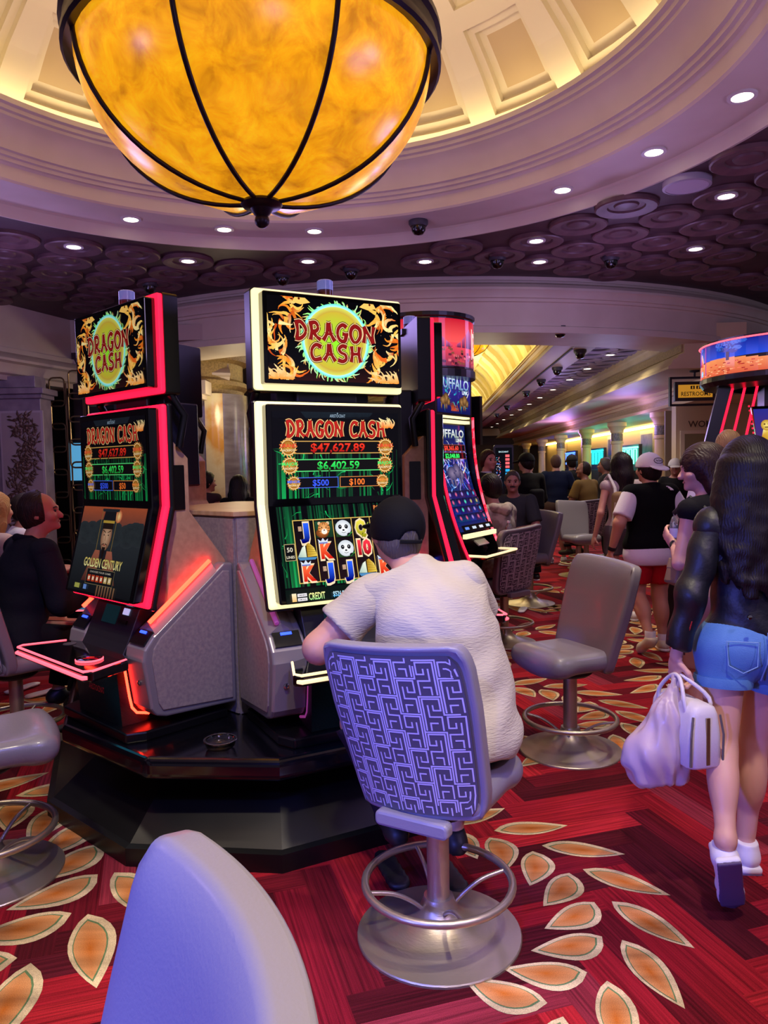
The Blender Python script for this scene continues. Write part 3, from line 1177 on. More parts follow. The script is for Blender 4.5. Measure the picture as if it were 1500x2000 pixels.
# right entablature, frieze, columns and wall
cp = [(3.2, ZK + .05), (3.08, ZK + .05), (3.08, 3.14), (3.12, 3.13), (3.12, 3.06), (3.16, 3.05), (3.16, 2.92), (3.1, 2.9), (3.08, 2.86), (3.03, 2.84), (3.0, 2.78), (2.97, 2.76), (2.97, 2.73), (3.9, 2.73), (3.9, ZK + .05)]
struct(MB().loft([[cw(u, 9.5, z) for u, z in cp], [cw(u, 33, z) for u, z in cp]]).build('trim_8', mat('entablature', '#d3c199', .5, noise=(2, 3), col2='#c7b489')))
struct(cbox(MB(), 3.14, 3.17, 9.55, 32.9, 2.935, 3.035).build('trim_9', gold_pt))
ap = [(3.9, 2.75), (3.8, 2.75), (3.8, 2.68), (3.84, 2.67), (3.84, 2.62), (3.87, 2.61), (3.87, 2.5), (3.8, 2.49), (3.78, 2.44), (4.3, 2.44), (4.3, 2.75)]
struct(MB().loft([[cw(u, 9.4, z) for u, z in ap], [cw(u, 34, z) for u, z in ap]]).build('trim_10', mat('architrave', '#d6c190', .5)))
struct(cbox(MB(), 3.86, 3.875, 9.45, 34, 2.52, 2.6).build('trim_11', gold_pt))
cream_wall = mat('wall_cream', '#cdb98e', .6)
struct(cbox(cbox(MB(), 5.2, 5.4, 6, 36, 0, 2.8), 4.3, 5.2, 8.6, 36, 2.44, 2.5).build('wall_right', cream_wall))
struct(cbox(MB(), -5.5, 5.4, 36, 36.2, 0, 3.4).build('wall_far', mat('far_wall', '#4a3d2c', .6)))
struct(cbox(MB(), 5.0, 5.05, 12.7, 33, 2.36, 2.42).build('cove_light_strip', mat('cove_glow_right', '#ffdf8a', emit=10, ecol='#ffd980')))
shaft = [(.16, .0), (.16, .08), (.135, .1), (.125, .2), (.115, 1.98), (.135, 1.99), (.135, 2.03), (.12, 2.04), (.12, 2.22), (.14, 2.23), (.14, 2.27), (.18, 2.34), (.2, 2.36), (.2, 2.44), (0, 2.44)]
for i, v in enumerate((13.3, 16.4, 19.5, 23.2, 27, 31.2)):
    if i == 0:
        c0 = struct(MB().lathe(shaft, 24).build('column', mat('column_stone', '#d9c48f', .4), smooth=35))
        MB().lathe([(.122, 2.05), (.124, 2.06), (.124, 2.2), (.122, 2.21)], 24).build('mosaic_band', mat('mosaic_band', '#8f8878', .3, noise=(40, 2), col2='#5f5a50'), c0)
        c0.location = cw(4.05, v)
    else:
        c = dup(c0, cw(4.05, v))
        c['kind'] = 'structure'
# framed panels on the wall between the columns
pf = None
for i, v in enumerate((14.9, 18, 21.3, 25, 29)):
    o = MB().prism(rrect(1.1, .62, .005), -.03, .03, M=CM.to_4x4() @ MX((0, 0, 0), rx=PI / 2, rz=-PI / 2)).prism(rrect(.9, .44, .005), -.05, .035, 1, M=CM.to_4x4() @ MX((0, 0, 0), rx=PI / 2, rz=-PI / 2)).build('wall_panel', [cream, mat('panel_art', '#8d7f86', .4, noise=(7, 3), col2='#6d6470')]) if pf is None else pf.copy()
    if pf is None:
        pf = o
    else:
        COL.objects.link(o)
    o.location = cw(5.16, v, 2.02)
    struct(o)
# wall with the restroom doorway, facing the rotunda
ww = MB()
for u0, u1, z0, z1 in ((3.74, 3.84, 0, 2.44), (4.5, 5.3, 0, 2.44), (3.84, 4.5, 2.0, 2.44)):
    cbox(ww, u0, u1, 11.6, 11.8, z0, z1)
wd = struct(ww.build('wall_restroom', cream_wall))
for u0, u1, z0, z1 in ((3.8, 3.86, 0, 2.0), (4.48, 4.54, 0, 2.0), (3.8, 4.54, 2.0, 2.05)):
    cbox(MB(), u0, u1, 11.57, 11.6, z0, z1).build('door_casing', mat('casing', '#d8c9a6', .5), wd)
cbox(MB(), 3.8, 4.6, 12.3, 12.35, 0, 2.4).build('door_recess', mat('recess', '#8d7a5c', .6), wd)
vs, fs, x1, x0 = text_polys('WOMEN', .01)
MB().add([(x * .1, y * .1, 0) for x, y in vs], fs, 0, CM.to_4x4() @ MX((3.92, 11.595, 2.1), rx=PI / 2)).build('lettering', mat('bronze_letter', '#4a3a28', .4), wd)

dlab = 'white downlight in the corridor ceiling, %s of the row counted from the near end'
NTH = ['first', 'second', 'third', 'fourth', 'fifth', 'sixth', 'seventh', 'eighth', 'ninth', 'tenth', 'eleventh', 'twelfth']
for i, v in enumerate((10.0, 11.4, 13.0, 14.6, 16.5, 18.4, 20.3, 22.3, 24.5, 27, 29.5, 32)):
    dup(DL, cw(2.72, v, ZK - .03), 0, dlab % NTH[i])
for i, (u, v) in enumerate(((1.5, 8.6), (2.08, 10.4), (2.08, 12.2), (2.08, 13.9), (2.08, 16.0), (2.08, 19.8), (2.08, 22.8))):
    p = cw(u, v, 3.12)
    doms.append((*p, 'dark camera dome under the corridor soffit, %s from the near end' % NTH[i]))
for i, (x, y, z, lab) in enumerate(doms):
    if i == 0:
        CD.location = (x, y, z)
        CD['label'] = lab
    else:
        dup(CD, (x, y, z), 0, lab)
# neon over the far games
for i, (v, col, lab) in enumerate(((15.0, '#39c8ff', 'cyan blue neon frame glowing over games behind the nearest column'), (18.2, '#5effd0', 'green white neon letters glowing between the columns'), (21.6, '#19e0e0', 'turquoise neon frame over games beside the blue-lit column'), (25.5, '#3f6cff', 'small blue neon frame far down the colonnade'))):
    t = thing('neon_frame', lab, 'neon sign', cw(4.75, v, 1.55), -CA, 'neon over the far games')
    nm = mat('neon%d' % i, col, emit=5)
    q = MB()
    for k in range(4):
        y0 = -.75 + k * .4
        q.tube([(0, y0, 0), (0, y0, .34), (0, y0 + .24, .34), (0, y0 + .24, 0)], .014, 5)
    q.tube([(0, -.85, .38), (0, .8, .38)], .02, 5)
    q.build('tube', nm, t)
    MB().box((.06, 0, .1), (.08, 1.7, .7)).build('backing', mat('neon_back', '#141830', .5), t)
    MB().box((.05, 0, -.85), (.3, 1.6, 1.4)).build('cabinet', black_matte, t)
    light('POINT', cw(4.5, v, 1.8), None, 9, C(col), .2)
light('POINT', cw(3.6, 20.5, 2.2), None, 40, (.6, .3, 1), .3)
light('POINT', cw(3.5, 13.5, 2.3), None, 14, (.5, .3, 1), .3)
for v in (10.6, 12.4, 14.4, 16.6, 19.5, 23, 27):
    light('SPOT', cw(2.55, v, 3.1), cw(2.75, v, 0), 26, (1, .84, .55), .12, 130, .9)

for v in (11.5, 16.5, 23):
    light('POINT', cw(.9, v, 2.5), None, 16, (1, .86, .6), .3)  # warm fill added for the dark entablature, no lamps hang here
light('POINT', cw(2.6, 11.3, 2.3), None, 9, (.5, .5, 1), .2)  # this and the next: added bluish uplights for the corridor rings
light('POINT', cw(2.6, 15, 2.3), None, 9, (.5, .5, 1), .2)
# hanging restroom sign
rs = thing('hanging_sign', 'black framed hanging sign with amber face reading Restrooms', 'sign', cw(3.08, 9.75, .09), -CA)
sx = .29
q = MB()
for a in ((0, .17, .62, .025), (0, -.17, .62, .025)):
    q.box((sx + a[0], 0, 2.38 + a[1]), (a[2], .06, a[3]))
for a in (-.3, .3):
    q.box((sx + a, 0, 2.38), (.025, .06, .36))
q.build('outer_frame', black_matte, rs)
MB().prism(rrect(.5, .24, .005), -.03, .03, M=MX((sx, 0, 2.38), rx=PI / 2)).build('inner_frame', mat('sign_dark', '#2a251f', .5), rs)
MB().box((sx, -.032, 2.38), (.42, .01, .16)).build('face', mat('amber_face', '#d89a2c', emit=.55), rs)
MB().box((sx, 0, 2.59), (.02, .02, .1)).build('hanger', black_matte, rs)
MB().lathe([(.0, 2.64), (.06, 2.64), (.06, 2.62), (0, 2.61)], 14, c=(sx, 0)).build('canopy_plate', black_matte, rs)
vs, fs, x1, x0 = text_polys('RESTROOMS', .01)
k = .36 / (x1 - x0)
MB().add([(x * k, y * .055, 0) for x, y in vs], fs, 0, MX((sx - .18, -.038, 2.32), rx=PI / 2)).build('lettering', black_matte, rs)
q = MB()
for dx in (-.035, .035):
    q.box((sx + dx, -.038, 2.425), (.05, .002, .04))
q.build('pictogram_tiles', black_matte, rs)
q = MB()
for dx in (-.035, .035):
    q.ball((sx + dx, -.04, 2.437), (.006, .001, .006), 8).box((sx + dx, -.04, 2.42), (.014, .001, .02))
q.build('pictogram', mat('amber_face', '#d89a2c'), rs)

# ---- amber bowl lamp under the dome
def bowl_lamp(name, label, loc, sc=1.0):
    L = thing(name, label, 'lamp', loc)
    L.scale = (sc, sc, sc)
    am = bpy.data.materials.get('amber_glass')
    if am is None:
        am = bpy.data.materials.new('amber_glass')
        am.use_nodes = True
        nt = am.node_tree
        b = nt.nodes['Principled BSDF']
        lk = nt.links.new
        tc = nt.nodes.new('ShaderNodeTexCoord')
        n1 = nt.nodes.new('ShaderNodeTexNoise')
        n1.inputs['Scale'].default_value = 5.5
        n1.inputs['Detail'].default_value = 9
        n1.inputs['Roughness'].default_value = .68
        n1.inputs['Distortion'].default_value = .6
        lk(tc.outputs['Object'], n1.inputs['Vector'])
        rp_ = nt.nodes.new('ShaderNodeValToRGB')
        rp_.color_ramp.elements[0].position, rp_.color_ramp.elements[1].position = .34, .66
        rp_.color_ramp.elements[0].color, rp_.color_ramp.elements[1].color = C('#c47c10'), C('#ffbe18')
        e = rp_.color_ramp.elements.new(.5)
        e.color = C('#f5a412')
        lk(n1.outputs['Fac'], rp_.inputs['Fac'])
        lk(rp_.outputs['Color'], b.inputs['Base Color'])
        lk(rp_.outputs['Color'], b.inputs['Emission Color'])
        b.inputs['Emission Strength'].default_value = .85
        b.inputs['Roughness'].default_value = .25
        b.inputs['Coat Weight'].default_value = .35
        b.inputs['Coat Roughness'].default_value = .22
    iron = mat('dark_bronze', '#2a2030', .38, .6)
    z1, z0, Rb = 3.72, 3.02, .915
    pf_ = [(Rb * math.sin(R_(a)) ** .94 if a < 90 else Rb, z1 - (z1 - z0) * math.cos(R_(a))) for a in range(0, 91, 5)]
    pf_[0] = (.0, z0)
    MB().lathe(pf_, 64).build('glass_bowl', am, L, smooth=60)
    MB().lathe([(.91, 3.68), (.955, 3.665), (.97, 3.68), (.97, 3.71), (.957, 3.73), (.957, 3.78), (.975, 3.80), (.97, 3.84), (.9, 3.84)], 64).build('rim', iron, L, smooth=35)
    for i in range(8):
        a = 2 * PI * i / 8 + R_(31.1)
        p = [(r + .008, z - .006) for r, z in pf_ if r > .07]
        MB().tube([(r * math.cos(a), r * math.sin(a), z) for r, z in p], .013, 8).build('rib', iron, L, smooth=60)
    MB().lathe([(0, 2.945), (.03, 2.945), (.045, 2.96), (.06, 2.985), (.1, 2.995), (.112, 3.008), (.105, 3.022), (.08, 3.04), (0, 3.04)], 28).build('boss', iron, L, smooth=40)
    MB().ball((0, 0, 2.925), .04, 16).lathe([(.02, 2.94), (.024, 2.955), (.04, 2.96)], 16).build('finial', iron, L, smooth=60)
    for i in range(3):
        a = 2 * PI * i / 3
        MB().tube([(.9 * math.cos(a), .9 * math.sin(a), 3.9), (.05 * math.cos(a), .05 * math.sin(a), 5.3)], .012, 6).build('hanging_rod', iron, L)
    MB().lathe([(0, 5.28), (.2, 5.3), (.24, 5.4), (.2, 5.46)], 24).build('ceiling_plate', iron, L, smooth=40)
    return L


bowl_lamp('bowl_chandelier', 'huge amber glass bowl lamp with dark bronze ribs hanging under the coffered dome', (AX[0], AX[1], 0))
l2 = bowl_lamp('bowl_chandelier', 'smaller amber bowl lamp far off under the yellow vault', cw(.75, 13.5, 2.25), .42)
# ------------------------------------------------------------------ pictures on the displays
RND = random.Random(21)


def flame(p, x, y, L, a, w, c0, c1, curl=1.0):
    pts, t = [], a
    for i in range(9):
        pts.append((x, y))
        x += math.cos(t) * L / 8
        y += math.sin(t) * L / 8
        t += curl * RND.uniform(-.2, .55)
    p.line(pts, w, c0, w * .12, [c0, c1])


def fire_dragon(p, x0, y0, flip, sc):
    cols = ['#ff9a2a', '#ffc558', '#e8631a', '#ffe69a', '#c64a12', '#ffb347']
    for seg in range(46):
        t = seg / 46
        x = x0 + flip * (math.sin(t * 9) * .045 - .02) * sc
        y = y0 + (.12 - t * .27) * sc
        if seg % 8 == 0:
            p.up()
        flame(p, x, y, RND.uniform(.03, .075) * sc, RND.uniform(0, 2 * PI), RND.uniform(.008, .02) * sc, RND.choice(cols), RND.choice(cols), flip)
    p.up()
    hx, hy = x0 + flip * .035 * sc, y0 + .1 * sc
    p.poly([(hx, hy + .016 * sc), (hx + flip * .035 * sc, hy + .01 * sc), (hx + flip * .052 * sc, hy - .006 * sc), (hx + flip * .02 * sc, hy - .014 * sc), (hx - flip * .01 * sc, hy - .008 * sc)][::flip], '#ffc864')
    p.up().disc(hx + flip * .014 * sc, hy + .004 * sc, .004 * sc, .004 * sc, '#5a1500', n=8)


def pic_top():
    p = Pic(.626, .350)
    p.up()
    for i in range(30):
        p.disc(RND.uniform(-.3, .3), RND.uniform(-.17, .17), .0013, .0013, '#c8a890', n=5)
    p.rect(0, -.14, .626, .07, '#2a0d0c', '#050304')
    fire_dragon(p, -.235, .03, 1, 1.35)
    fire_dragon(p, .235, .03, -1, 1.35)
    for s in (-1, 1):
        for i in range(26):
            flame(p, s * RND.uniform(.2, .31), -.172, RND.uniform(.03, .07), PI / 2 + RND.uniform(-.8, .8), .016, '#ff9a3a', '#ffe0a0')
    p.up()
    for i in range(130):
        a = RND.uniform(0, 2 * PI)
        r = .15
        flame(p, r * math.cos(a), r * math.sin(a) * .98, RND.uniform(.02, .05), a + RND.uniform(-.7, .7), .011, '#7df09a', RND.choice(['#e8ffc8', '#ffb060', '#b6ff7a']))
    p.up().ring(0, 0, .146, .161, '#c8ffff', '#5de8d8', 48)
    p.up().disc(0, 0, .148, .148, '#8ff02a', '#d8a83a', 48, 0, -.005)
    p.up().ring(0, 0, .126, .148, '#c9a63c', '#d9e060', 48)
    p.brush('DRAGON', .004, .037, .075, .16, .86, [(.016, '#3a0806'), (.0095, '#ffd9a0'), (.0035, '#4a0505'), (0, '#8c1414')])
    p.brush('CASH', .004, -.052, .07, .16, .9, [(.016, '#3a0806'), (.0095, '#ffd9a0'), (.0035, '#4a0505'), (0, '#8c1414')])
    return p


def coin(p, x, y, r, t1, t2, col):
    for i in range(18):
        a = 2 * PI * i / 18
        flame(p, x + r * .9 * math.cos(a), y + r * .9 * math.sin(a), r * .35, a, r * .2, '#ffd07a', '#ff8a2a')
    p.up().ring(x, y, r * .84, r, '#fff0b0', '#d88a2a', 24)
    p.up().disc(x, y, r * .86, r * .86, '#d8a040', '#9a5a14', 24)
    p.up().text(t1, x, y + r * .22, r * .5, '#2a0a06', .03, r * 2.25)
    p.up().text(t1, x, y + r * .22, r * .44, col, .015, r * 2.15)
    p.up().text(t2, x, y - r * .36, r * .32, '#3a1c04', .02, r * 1.66)
    p.up().text(t2, x, y - r * .36, r * .28, '#fff0c0', .01, r * 1.6)


def bamboo(p, n, y0, y1):
    for i in range(n):
        x = RND.uniform(-.3, .3)
        w = RND.uniform(.003, .011)
        p.rect(x, (y0 + y1) / 2, w, y1 - y0, RND.choice(['#0c5a30', '#0e7a3c', '#083a20', '#12a050']), RND.choice(['#062a18', '#0a4a2a']))
        if i % 12 == 0:
            p.up()
    for i in range(n):
        x, y, a = RND.uniform(-.3, .3), RND.uniform(y0, y1), RND.uniform(0, 2 * PI)
        p.line([(x, y), (x + .02 * math.cos(a), y + .02 * math.sin(a)), (x + .05 * math.cos(a + .3), y + .05 * math.sin(a + .3))], .006, RND.choice(['#0f8a44', '#075028', '#16b85e']), .0005)


def pic_upper(g, mj, mi_, mn):
    p = Pic(.61, .372)
    p.up()
    bamboo(p, 46, -.186, .02)
    p.up().rect(0, .172, .61, .028, '#04050a')
    p.poly([(-.15, .158), (.15, .158), (.175, .186), (-.175, .186)], '#1d2630')
    p.up().text('ARISTOCRAT', 0, .17, .014, '#8fa4b8', .01, .075)
    p.up().disc(0, .181, .003, .003, '#8fa4b8', n=8)
    p.brush('DRAGON CASH', 0, .112, .068, .15, .66, [(.013, '#5a2a0a'), (.0085, '#ffd890'), (.003, '#300404'), (0, '#b82018')])
    for i in range(14):
        flame(p, .22 + RND.uniform(0, .06), .12, .05, RND.uniform(.3, 1.6), .012, '#ff8a2a', '#fff0b0')
    for y, h, w, edge, val, col, c2 in ((.033, .052, .46, '#c89a50', g, '#ff3a20', '#b01008'), (-.045, .05, .43, '#58d878', mj, '#38ff6a', '#0a9a38')):
        p.up().rect(0, y, w, h, '#0a0806')
        p.up().frame(0, y, w, h, .004, edge)
        p.up().text(val, 0, y, h * .78, '#2a0402', .05, .27 if h > .051 else .21)
        p.up().text(val, 0, y, h * .7, col, .02, .262 if h > .051 else .204, col2=c2)
    for x, col, val in ((-.1, '#3a5cff', mi_), (.1, '#ff7a2a', mn)):
        p.up().rect(x, -.12, .19, .044, '#07060a')
        p.up().frame(x, -.12, .19, .044, .003, '#4a6ae0' if x < 0 else '#d08040')
        p.up().text(val, x + (.012 if x < 0 else -.012), -.12, .028, col, .02)
    coin(p, -.235, .033, .035, 'GRAND', 'JACKPOT', '#ff4a30')
    coin(p, .235, .033, .035, 'GRAND', 'JACKPOT', '#ff4a30')
    coin(p, -.23, -.045, .034, 'MAJOR', 'JACKPOT', '#50f070')
    coin(p, .23, -.045, .034, 'MAJOR', 'JACKPOT', '#50f070')
    coin(p, -.215, -.12, .027, 'MINOR', 'BONUS', '#4a7aff')
    coin(p, .215, -.12, .027, 'MINI', 'BONUS', '#ff9040')
    return p


def sym_letter(p, x, y, t, c1, c2):
    h = .062
    w = {'J': .042, 'K': .058, 'Q': .052, '10': .066, 'A': .05}[t]
    p.up().text(t, x, y, h * 1.12, '#f0d8b0', .1, w * 1.18)
    p.up().text(t, x, y, h, c1, .06, w, col2=c2)


def sym_crown(p, x, y):
    p.up().poly([(x - .02, y), (x - .024, y + .018), (x - .01, y + .008), (x, y + .022), (x + .01, y + .008), (x + .024, y + .018), (x + .02, y)], '#cfd8e8')
    p.up().rect(x, y, .04, .006, '#6a7ac0')


def sym_boat(p, x, y):
    p.up().poly([(x - .045, y - .026), (x + .045, y - .028), (x + .034, y - .038), (x - .036, y - .038)], '#4a86b8')
    p.up().poly([(x - .044, y - .024), (x - .004, y - .026), (x - .006, y + .026), (x - .02, y + .018)], '#cfdcc8', ['#9ab8b0', '#c8d8c0', '#f0f4e0', '#c0d0c0'])
    p.up().poly([(x, y - .026), (x + .046, y - .024), (x + .034, y + .014), (x + .012, y + .036), (x, y + .03)], '#e0b840', ['#b88a20', '#e8c850', '#f0d870', '#c89a30', '#a07818'])
    for k in range(4):
        p.up().line([(x + .002, y - .014 + k * .012), (x + .042 - k * .003, y - .014 + k * .009)], .0012, '#7a5a10')


def sym_panda(p, x, y):
    p.up().rect(x, y - .004, .075, .07, '#1d3a1c', '#4a6a3a')
    p.up()
    for s in (-1, 1):
        p.disc(x + s * .03, y + .03, .012, .012, '#101012', n=12)
    p.up().disc(x, y, .038, .036, '#ffffff', '#c8cfd8', 20)
    p.up()
    for s in (-1, 1):
        p.disc(x + s * .015, y + .006, .0085, .010, '#15151a', n=10)
    p.disc(x, y - .009, .006, .004, '#15151a', n=8)
    p.line([(x - .01, y - .018), (x, y - .022), (x + .01, y - .018)], .002, '#15151a')
    p.up()
    for s in (-1, 1):
        p.disc(x + s * .014, y + .008, .002, .002, '#ffffff', n=6)
    p.disc(x + .026, y - .03, .012, .008, '#15151a', n=10)
    p.line([(x + .02, y - .036), (x + .04, y - .02)], .004, '#2f9a3a')


def sym_tiger(p, x, y):
    p.up().rect(x, y, .08, .072, '#10301c', '#1c4a30')
    p.up().disc(x - .01, y - .016, .03, .022, '#b5652a', '#6a3412', 14)
    p.up()
    for s in (-1, 1):
        p.disc(x + s * .02, y + .026, .008, .008, '#d8b890', n=10)
    p.up().disc(x, y + .004, .028, .028, '#f0b070', '#c87a38', 18)
    p.up().disc(x, y - .01, .014, .012, '#f8ece0', n=12)
    p.up()
    for s in (-1, 1):
        for k in range(3):
            p.line([(x + s * .026, y + .016 - k * .012), (x + s * .012, y + .014 - k * .011)], .003, '#20120a', .0008)
        p.disc(x + s * .01, y + .008, .003, .003, '#20180a', n=8)
        p.line([(x + s * .003, y + .03), (x + s * .006, y + .018)], .003, '#20120a', .001)
    p.disc(x, y - .004, .004, .003, '#5a2a20', n=8)


def pic_reels():
    p = Pic(.60, .415)
    p.up()
    bamboo(p, 60, -.14, .2075)
    p.up().rect(0, -.178, .60, .06, '#06100c', '#03130a')
    gx = [-.182, -.091, 0, .091, .182]
    p.up().rect(0, .01, .46, .268, '#070409')
    p.up()
    for x in gx:
        p.rect(x, .01, .084, .26, '#1d0c10', '#0c0508')
    p.up().frame(0, .01, .462, .27, .004, '#d8b45a')
    for k in range(4):
        p.rect(-.1365 + k * .091, .01, .0035, .268, '#d8b45a')
    ys = [.1, .01, -.08]

    def J(x, y):
        sym_letter(p, x, y, 'J', '#2a62ff', '#0a2a9a')
        p.up().rect(x - .02, y + .008, .016, .02, '#d8c0a0')
        for k in range(3):
            p.up().rect(x - .02, y + .002 + k * .006, .016, .0025, '#8a3a20')

    def K(x, y):
        sym_letter(p, x, y - .004, 'K', '#ff6a3a', '#d01808')
        sym_crown(p, x - .012, y + .03)
    J(gx[0], ys[0]); sym_boat(p, gx[0], ys[1]); K(gx[0], ys[2])
    sym_tiger(p, gx[1], ys[0]); K(gx[1], ys[1]); J(gx[1], ys[2])
    sym_panda(p, gx[2], ys[0]); sym_panda(p, gx[2], ys[1]); J(gx[2], ys[2])
    sym_letter(p, gx[3] - .006, ys[0], 'Q', '#f0e050', '#a8a020')
    p.up().line([(gx[3] + .026, ys[0] - .01), (gx[3] + .028, ys[0] + .012), (gx[3] + .034, ys[0] + .02)], .004, '#8aa03a')
    sym_letter(p, gx[3], ys[1], '10', '#ff3a4a', '#a80a18'); sym_boat(p, gx[3], ys[2])
    sym_letter(p, gx[4], ys[0], 'A', '#ff5a3a', '#a80a08'); J(gx[4], ys[1]); K(gx[4], ys[2])
    p.up().text('PANDA', .2, .186, .02, '#5a1c08', .05, .082)
    p.up().text('PANDA', .2, .186, .018, '#ff9a50', .01, .078)
    p.up().text('MAGIC', .2, .163, .02, '#5a1c08', .05, .082)
    p.up().text('MAGIC', .2, .163, .018, '#ff9a50', .01, .078)
    for s, t in ((-1, 'l'), (1, 'r')):
        p.up().rect(s * .262, .008, .05, .075, '#0a0a08')
        p.up().frame(s * .262, .008, .046, .07, .0025, '#b8a878')
        p.up().text('50', s * .262, .02, .02, '#e8e0c8', .01)
        p.up().text('LINES', s * .262, -.012, .012, '#e8e0c8', .01, .036)
    p.up().text('Bet Multiplier 1', .06, -.142, .012, '#e8f0f0', .01)
    for (t, x, h, c, c2, w) in (('CREDIT', -.165, .03, '#fff2a0', '#9ae08a', .075), ('$526.80', -.06, .022, '#d8f4ff', '#58b8f0', .062), ('BET', .03, .028, '#fff2a0', '#9ae08a', .036), ('$5.00', .105, .022, '#d8f4ff', '#58b8f0', .042), ('WIN', .185, .028, '#fff2a0', '#9ae08a', .036)):
        p.up().text(t, x, -.183, h, c, .02, w, col2=c2)
    p.up().rect(-.268, -.183, .02, .034, '#e8b86a', '#f8e8c0')
    for y in (-.175, -.193):
        p.up().rect(-.232, y, .042, .013, '#f0ecf0')
        p.up().text('GAME MENU' if y > -.18 else 'GAME RULES', -.232, y, .006, '#2a1010', .02, .034)
    return p


def pic_century():
    p = Pic(.60, .415)
    p.rect(0, .14, .6, .135, '#3a3f46', '#c8603a')
    p.rect(0, -.06, .6, .27, '#16181c', '#343a40')
    p.up()
    for i in range(40):
        x = RND.uniform(-.3, .3)
        y = RND.uniform(.05, .12)
        p.disc(x, y, .06, .03, '#23282c', '#2c3236', 10)
    p.up().disc(.06, .165, .03, .03, '#ffd890', '#c8603a', 16)
    x, y, k = -.02, .03, 1.35
    P_ = lambda pts: [(x + a * k, y + b * k) for a, b in pts]
    p.up().poly(P_([(-.12, -.13), (.12, -.13), (.06, -.02), (-.06, -.02)]), '#8a4a3a', ['#4a2420', '#5a2c26', '#a8604a', '#a05a44'])
    p.up().poly(P_([(-.018, -.13), (.018, -.13), (.024, -.02), (-.024, -.02)]), '#1a1a20')
    p.up().disc(x, y + .03 * k, .036 * k, .05 * k, '#d0a888', '#8a5c44', 22)
    p.up().poly(P_([(-.038, .055), (.038, .055), (.034, .08), (-.034, .08)]), '#20140e')
    p.up().poly(P_([(-.046, .078), (.046, .078), (.038, .118), (-.038, .118)]), '#14161a')
    p.up().rect(x, y + .08 * k, .08 * k, .009 * k, '#b8963a')
    p.up().rect(x, y + .12 * k, .12 * k, .01 * k, '#20242a')
    for s in (-1, 1):
        p.up().line(P_([(s * .027, .05), (s * .006, .042)]), .005, '#1a100a', .003)
        p.up().disc(x + s * .015 * k, y + .034 * k, .006, .003, '#1a100a', n=8)
        p.up().line(P_([(s * .055, .118), (s * .053, -.02)]), .004, '#8a7038')
        p.up().line(P_([(s * .004, .004), (s * .02, .0), (s * .026, -.03)]), .005, '#1a100a', .002)
    p.up().poly(P_([(-.012, -.008), (.012, -.008), (0, -.065)]), '#1a100a')
    p.up().rect(x, y + .024 * k, .006 * k, .02 * k, '#a87a5c')
    p.up().rect(x, y - .001 * k, .018 * k, .004 * k, '#9a4a3c')
    for e, c in ((.05, '#3a2a08'), (.02, '#d8c060')):
        p.up().text('GOLDEN CENTURY', 0, -.055, .042, c, e, .36 + e * .1, col2='#f0e8a0' if c[1] == 'd' else c)
    p.up().rect(0, -.12, .26, .07, '#101216')
    p.up().frame(0, -.12, .26, .07, .002, '#8a8058')
    for k in range(6):
        p.up().rect(-.1 + k * .04, -.128, .03, .03, '#c8401c' if k < 4 else '#c8a860')
        p.up().rect(-.1 + k * .04, -.128, .016, .016, '#f0e0c0')
    p.up().text('CHOOSE YOUR GAME', 0, -.098, .009, '#b8b0a0', .01, .2)
    p.up().rect(-.2, -.172, .05, .022, '#a8a850').rect(-.12, -.172, .03, .022, '#6a90d8')
    p.up()
    for k in range(7):
        p.rect(.0 + k * .026, -.18, .012, .05, '#6a3a2c', '#8a6a4a')
    return p


# ------------------------------------------------------------------ slot machines of the round pod
lam = mat('grey_laminate', '#8e858c', .45, noise=(26, 5), col2='#7a727c')
lam_in = mat('grey_laminate_panel', '#a39693', .5, noise=(60, 6), col2='#8d8186')
tanlam = mat('tan_laminate', '#c39a78', .5, noise=(30, 5), col2='#b28a6a')
silver = mat('silver_shell', '#9a949c', .32, .35)
dk = mat('black_plastic', '#0b0b10', .3)
dk2 = mat('charcoal_plastic', '#22222a', .35)
glass_blk = mat('black_glass', '#050507', .06, coat=.6)
rib_m = mat('ribbed_panel', '#14161e', .3, .4, wave=(90, 0, .8, 'Z'))
M_TOP = screen_mat('display_bright', 1.15)
led_w = mat('led_warm', '#fff0a8', .5, emit=1.15, ecol='#fff2b4')
led_w2 = mat('led_warm_strip', '#fff0a8', .5, emit=1.1, ecol='#ffe2b0')
led_off = mat('led_dim', '#8a5a9a', .4, emit=.35, ecol='#c84aa8')
led_r = mat('led_red', '#ff1030', .5, emit=2.6, ecol='#ff1434')
led_r2 = mat('led_red_hot', '#ff5a30', .5, emit=16, ecol='#ff2616')
led_pk = mat('led_pink', '#ff4a60', .5, emit=2.2, ecol='#ff5a6a')
blue_led = mat('blue_led', '#2a4aff', emit=3)
NF = MX(rx=PI / 2)                       # picture plane -> faces the front (-y)


